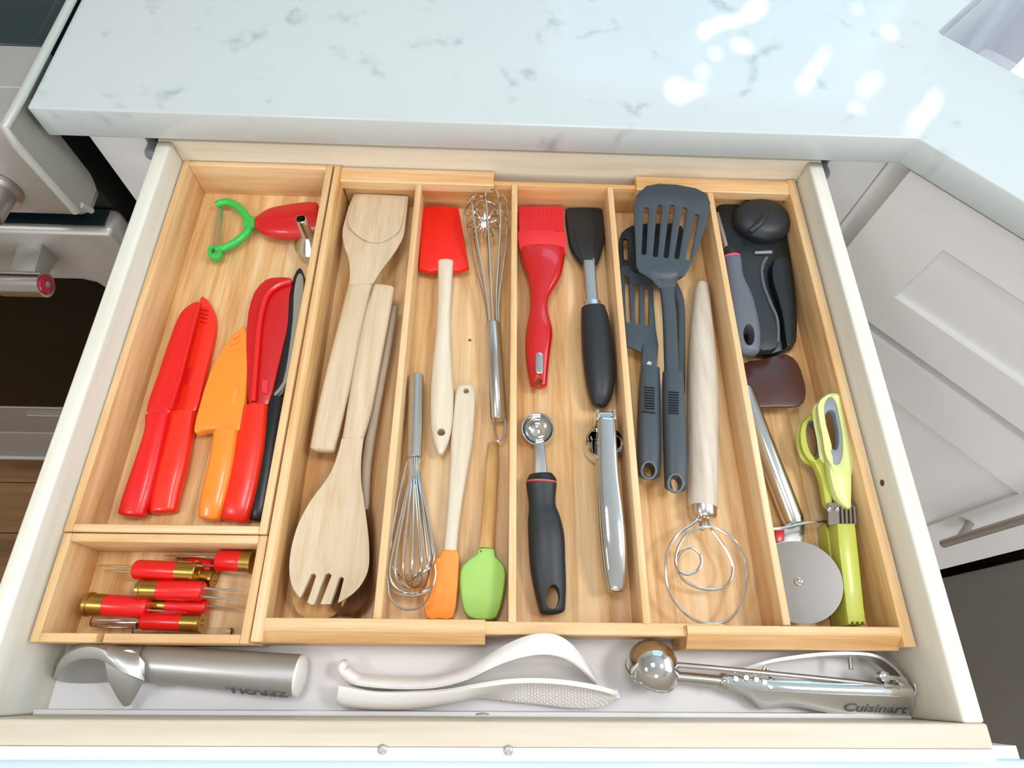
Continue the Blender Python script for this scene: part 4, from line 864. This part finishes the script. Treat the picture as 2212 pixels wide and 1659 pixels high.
# ------------------------------------------------------------------ front row on the drawer floor
ic = thing('ice_cream_scoop', 'aluminium ice cream scoop with white end cap at the front left of the drawer', 'scoop', P(400, 1460, DF))
zc = DF+.0165
hA, hB = P(305, 1432, zc), P(645, 1459, zc); hr = 40*mpp(560, 1452, zc)
lathe('handle', hA, hB, [(0, hr*.9), (.03, hr*.95), (.5, hr), (.96, hr*1.06), (1, hr*1.06), (1, .0005)], ALU, ic, 36)
lathe('end_cap', hB, hB+(hB-hA).normalized()*.0055, [(0, hr*1.07), (.35, hr*1.05), (.7, hr*.8), (1, hr*.2), (1, .0005)], WPLA, ic, 30)
def rail(lst, k=5): return [Vector(p) for p in pxs(lst, k)]
back = rail([(312, 1393, zc), (250, 1391, zc), (200, 1393, zc), (160, 1410, zc), (134, 1434, zc), (121, 1460, zc)])
lip = rail([(312, 1470, -.044), (268, 1452, -.036), (225, 1424, -.036), (180, 1420, -.040), (146, 1434, -.048), (122, 1463, -.058)])
low = rail([(312, 1474, DF+.003), (270, 1474, DF+.001), (232, 1472, DF+.001), (190, 1474, DF+.001), (150, 1472, DF+.001), (124, 1467, DF+.003)])
hull = []
for a, b in zip(back, lip):
    m = (a+b)/2; d = (b-a).length
    hull.append([a.lerp(b, t)+Vector((0, .10*d, .32*d))*math.sin(math.pi*t) for t in (0, .2, .4, .6, .8, 1)])
sheet('hood', hull, .0028, ALU, ic, off=0)
inn = []
for a, b, c in zip(back, low, lip):
    inn.append([c.lerp(b, t)+(a-(b+c)/2)*.75*math.sin(math.pi*t) for t in (0, .2, .4, .6, .8, 1)])
sheet('bowl', inn, .0022, ALU, ic, off=0)
wing = [[P(*q) for q in r] for r in (
    [(228, 1425, -.037), (250, 1412, -.038), (285, 1405, -.041), (312, 1432, -.045)],
    [(232, 1446, -.040), (256, 1438, -.039), (288, 1440, -.041), (312, 1452, -.046)],
    [(238, 1472, -.044), (260, 1470, -.043), (288, 1470, -.044), (308, 1472, -.048)],
    [(254, 1500, -.050), (268, 1501, -.049), (284, 1500, -.049), (297, 1490, -.052)],
    [(268, 1520, -.057), (273, 1523, -.056), (278, 1521, -.056), (283, 1514, -.058)])]
sheet('wing', [cr(r, 4) for r in wing], .003, ALU, ic, off=0)
def text_on(name, s, size, M, mat_, par, ext=.0003, sx=1):
    cu = bpy.data.curves.new(name, 'FONT'); cu.body = s; cu.size = size; cu.extrude = ext; cu.align_x = 'CENTER'; cu.align_y = 'CENTER'; cu.resolution_u = 3
    cu.offset = size*.012
    o = bpy.data.objects.new(name, cu); COL.objects.link(o); bpy.context.view_layer.update()
    me = bpy.data.meshes.new_from_object(o.evaluated_get(bpy.context.evaluated_depsgraph_get()))
    bpy.data.objects.remove(o); bpy.data.curves.remove(cu)
    me.transform(Matrix.Diagonal((sx, 1, 1, 1))); V = [M @ v.co for v in me.vertices]; Fc = [tuple(p.vertices) for p in me.polygons]; bpy.data.meshes.remove(me)
    return make(name, V, Fc, mat_, par, None, False)
def frame(o, xd, nd):
    x = xd.normalized(); n = nd.normalized(); y = n.cross(x).normalized(); n = x.cross(y)
    return Matrix(((x.x, y.x, n.x, o.x), (x.y, y.y, n.y, o.y), (x.z, y.z, n.z, o.z), (0, 0, 0, 1)))
ax = (hB-hA).normalized(); side = Vector((0, -1, 0)); side = (side-ax*side.dot(ax)).normalized(); up_ = ax.cross(side)*-1
if up_.z < 0: up_ = -up_
nd = (side*math.cos(math.radians(24))+up_*math.sin(math.radians(24))).normalized()
p = hA.lerp(hB, .78)+nd*hr*1.02
text_on('lettering', 'ZEROLL', .0125, frame(p, -ax, nd), INK, ic, .0006, 1.05)

# white rice paddles
rp = thing('white_ladle', 'white plastic spoon on its side with an arched bowl, behind the dotted rice paddle', 'spoon', P(1000, 1460, DF))
top = rail([(741, 1437, -.058), (752, 1452, -.060), (777, 1463, -.061), (861, 1467, -.060), (928, 1466, -.056), (995, 1450, -.046), (1045, 1424, -.036), (1095, 1394, -.028), (1145, 1374, -.023), (1189, 1371, -.022), (1222, 1384, -.025), (1256, 1420, -.038), (1288, 1474, -.057)], 4)
lip = rail([(739, 1452, -.056), (750, 1466, -.057), (777, 1478, -.057), (861, 1485, -.055), (935, 1483, -.049), (1000, 1468, -.040), (1040, 1450, -.032), (1085, 1430, -.026), (1130, 1416, -.022), (1179, 1410, -.021), (1222, 1420, -.025), (1258, 1445, -.038), (1288, 1477, -.055)], 4)
bot = rail([(739, 1456, -.070), (752, 1474, -.071), (777, 1486, -.071), (861, 1493, -.070), (940, 1492, -.070), (1010, 1486, -.071), (1060, 1480, -.072), (1100, 1478, -.073), (1140, 1480, -.073), (1185, 1484, -.073), (1225, 1486, -.073), (1262, 1484, -.071), (1288, 1478, -.062)], 4)
rows = []
for a, b in zip(top, lip):
    d = (b-a).length; rows.append([a.lerp(b, t)+Vector((0, .03*d, .20*d))*math.sin(math.pi*t) for t in (0, .25, .5, .75, 1)])
sheet('back', rows, .0022, WPLA, rp, off=0)
rows = []
n = len(top)
for i, (a, b, c) in enumerate(zip(lip, bot, top)):
    w = max(0, min(1, (i/n-.38)/.15))*max(0, min(1, (1-i/n)/.08)); rows.append([a.lerp(b, t)+Vector((0, .010, .002))*w*math.sin(math.pi*t) for t in (0, .2, .4, .6, .8, 1)])
sheet('bowl', rows, .0022, WPLA, rp, off=0)
rows = []
for i, (a, b) in enumerate(zip(top, bot)):
    if i > n*.36: break
    rows.append([a.lerp(b, t)+Vector((0, .006, 0))*math.sin(math.pi*t) for t in (0, .5, 1)])
sheet('handle_back', rows, .0022, WPLA, rp, off=0)
loft('hook', [(772, 1468, -.062, 26, .014), (752, 1456, -.061, 27, .014), (740, 1445, -.059, 24, .013), (742, 1435, -.058, 20, .012)], WPLA, rp, r0=.2, r1=.6)
dp = thing('rice_paddle', 'white plastic rice paddle covered in small bumps at the very front of the drawer', 'paddle', P(1030, 1500, DF))
up_r = rail([(733, 1480, -.045), (747, 1483, -.045), (811, 1494, -.046), (894, 1494, -.044), (961, 1491, -.040), (1028, 1481, -.036), (1095, 1472, -.034), (1162, 1470, -.034), (1229, 1475, -.036), (1296, 1487, -.041), (1334, 1500, -.046)], 5)
lo_r = rail([(730, 1508, -.056), (747, 1520, -.058), (811, 1525, -.059), (894, 1524, -.060), (961, 1513, -.060), (1028, 1502, -.061), (1095, 1511, -.063), (1162, 1518, -.065), (1229, 1526, -.066), (1296, 1525, -.064), (1336, 1508, -.050)], 5)
rows = []
n = len(up_r)
for i, (a, b) in enumerate(zip(up_r, lo_r)):
    w = max(0, min(1, (i/n-.45)/.2)); dpt_ = .004*w-.004*(1-w)
    rows.append([a.lerp(b, t)+Vector((0, dpt_, -dpt_*.6))*math.sin(math.pi*t) for t in (0, .12, .3, .5, .7, .88, 1)])
pd = sheet('paddle', rows, .0035, WPLA, dp, off=0, bev=.001)
loft('grip', [(738, 1497, -.056, 34, .020), (800, 1508, -.057, 30, .020), (870, 1510, -.057, 28, .018), (930, 1506, -.055, 24, .014)], WPLA, dp, r0=.3, r1=.4)
lst = []; i0 = int(n*.5)
for i in range(i0, n-1):
    a, b = up_r[i], lo_r[i]; L = (b-a).length; m = max(2, int(L/.0035))
    for sub in (0, .5):
        a2, b2 = a.lerp(up_r[i+1], sub), b.lerp(lo_r[i+1], sub)
        for k in range(1, m):
            t = (k+.5*(sub > 0))/m
            if t > .96: continue
            w = max(0, min(1, (i/n-.45)/.2)); q = a2.lerp(b2, t)+Vector((0, .004*w, -.0024*w))*math.sin(math.pi*t)+Vector((0, -.0012, .0016))
            r = .00105; V = [q+Vector((0, -r*.6, r*.8))]+[q+Vector((r*math.cos(s), r*math.sin(s)*.8, r*math.sin(s)*.6)) for s in [math.pi*2*j/6 for j in range(6)]]
            lst.append((V, [(0, 1+j, 1+(j+1) % 6) for j in range(6)]))
q = make('bumps', *merge(lst), WPLA, pd); tag(q, kind='stuff')
# steel trigger scoop
cs = thing('cookie_scoop', 'chrome trigger scoop with a round bowl at the front right of the drawer', 'scoop', P(1650, 1470, DF))
c = P(1409, 1442, -.050); r = 55*mpp(1409, 1442, -.050); ax = Vector((-.12, -.62, .35)).normalized()*-1
opn = Vector((-.25, -.75, -.62)).normalized(); N = opn.orthogonal().normalized(); U = opn.cross(N)
rows = []
for a in (4, 20, 38, 56, 74, 92, 104): rows.append([c-opn*r*math.cos(math.radians(a))+(N*math.cos(2*math.pi*j/36)+U*math.sin(2*math.pi*j/36))*r*math.sin(math.radians(a)) for j in range(36)])
sheet('bowl', rows, .0011, CHROME, cs, off=0, closed_u=True)
tube('bowl_rim', rows[-1], .0013, CHROME, cs, 8, True)
tube('sweeper', [c-opn*r*.9*math.cos(math.radians(a))+(N*math.cos(.6)+U*math.sin(.6))*r*.93*math.sin(math.radians(a)) for a in range(-95, 100, 12)], .0012, CHROME, cs, 6)
tube('shaft', pxs([(1462, 1436, -.044), (1560, 1445, -.043), (1670, 1456, -.043), (1790, 1468, -.044), (1915, 1482, -.046)], 3), .0021, SATIN, cs, 12)
tube('shaft', pxs([(1462, 1462, -.050), (1510, 1466, -.050), (1566, 1472, -.050)], 2), .0040, SATIN, cs, 14)
lathe('socket', P(1554, 1471, -.050), P(1570, 1473, -.050), [(0, .005), (.3, .0062), (.8, .0062), (1, .005)], CHROME, cs, 18)
up_l = [(1568, 1478, -.046), (1609, 1485, -.045), (1660, 1490, -.044), (1712, 1494, -.043), (1800, 1498, -.042), (1890, 1501, -.041), (1974, 1504, -.041)]
lo_l = [(1597, 1496, -.054), (1622, 1508, -.057), (1650, 1530, -.062), (1712, 1524, -.060), (1815, 1543, -.062), (1890, 1551, -.063), (1977, 1556, -.063)]
U1, L1 = rail(up_l, 4), rail(lo_l, 4)
hp = sheet('handle', [[a.lerp(b, t) for t in (0, .25, .5, .75, 1)] for a, b in zip(U1, L1)], .0016, mat('polished_steel', '#E3E2E0', .28, .8), cs, off=0)
sheet('handle_flange', [[a, a+Vector((0, .004, .001)), a+Vector((0, .007, -.001))] for a in U1], .0014, CHROME, cs, off=0)
a, b = U1[-1], L1[-1]
sheet('end_plate', [[a, (a+b)/2, b], [a+Vector((.003, .004, 0)), (a+b)/2+Vector((.003, .004, 0)), b+Vector((.003, .004, 0))], [a+Vector((.003, .009, 0)), (a+b)/2+Vector((.003, .009, 0)), b+Vector((.003, .009, 0))]], .0014, CHROME, cs, off=0)
arch = [(1607, 1446, -.050), (1671, 1427, -.048), (1774, 1413, -.046), (1850, 1411, -.045), (1895, 1418, -.045), (1925, 1436, -.046), (1952, 1464, -.047), (1969, 1490, -.048)]
AR = rail(arch, 5)
sheet('rear_handle', [[p, p+Vector((0, -.0005, -.007)), p+Vector((0, -.001, -.014))] for p in AR], .0022, SATIN, cs, off=0)
lst = []
for i, (u, v) in enumerate(((1590, 1467), (1612, 1464), (1634, 1468), (1652, 1474), (1664, 1482))):
    p = P(u, v, -.043); lst.append(lathe_geo(p-Vector((0, 0, .006)), p+Vector((0, 0, .0005)), [(0, .0022), (.9, .0026), (1, .0018), (1, .0003)], 10))
for j in range(11):
    p = P(1640, 1470, -.046); an = -.9+j*.2; d = Vector((math.cos(an), math.sin(an)*.9, 0)); lst.append(tube_geo([p+d*.008, p+d*.0125], [.0012, .0007], 6))
make('gear', *merge(lst), CHROME, cs)
lst = [tube_geo(pxs([(1905, 1463, -.042), (1935, 1466, -.041), (1956, 1478, -.042), (1968, 1494, -.043)], 3), .0022, 8), tube_geo(pxs([(1908, 1486, -.042), (1925, 1484, -.042), (1940, 1492, -.042)], 3), .0028, 8)]
for u, v in ((1912, 1462), (1918, 1488), (1950, 1473)): p = P(u, v, -.041); lst.append(lathe_geo(p-Vector((0, 0, .006)), p+Vector((0, 0, .001)), [(0, .004), (.9, .0042), (1, .003), (1, .0003)], 12))
make('spring_hinge', *merge(lst), SATIN, cs)
tube('cross_bar', pxs([(1836, 1420, -.05), (1838, 1446, -.049)], 1), .0016, SATIN, cs, 8)
a, b = P(1830, 1525, -.0522), P(1955, 1533, -.0522); m = (a+b)/2
xd = (b-a); i = int(len(U1)*.8); dn = (L1[i]-U1[i]); nd = xd.cross(dn)
if nd.z < 0: nd = -nd
m = U1[i].lerp(L1[i], .52); m = m+(m-U1[i])*0; m.x = (a.x+b.x)/2
i2 = min(range(len(U1)), key=lambda k: abs((U1[k].x+L1[k].x)/2-m.x)); m = U1[i2].lerp(L1[i2], .54); nd = (U1[i2+1]-U1[i2-1]).cross(L1[i2]-U1[i2]); nd = nd if nd.z > 0 else -nd
text_on('lettering', 'Cuisinart', .0135, frame(m+nd.normalized()*.0009, U1[i2+1]-U1[i2-1], nd), INK, cs, .0003, 1.0)
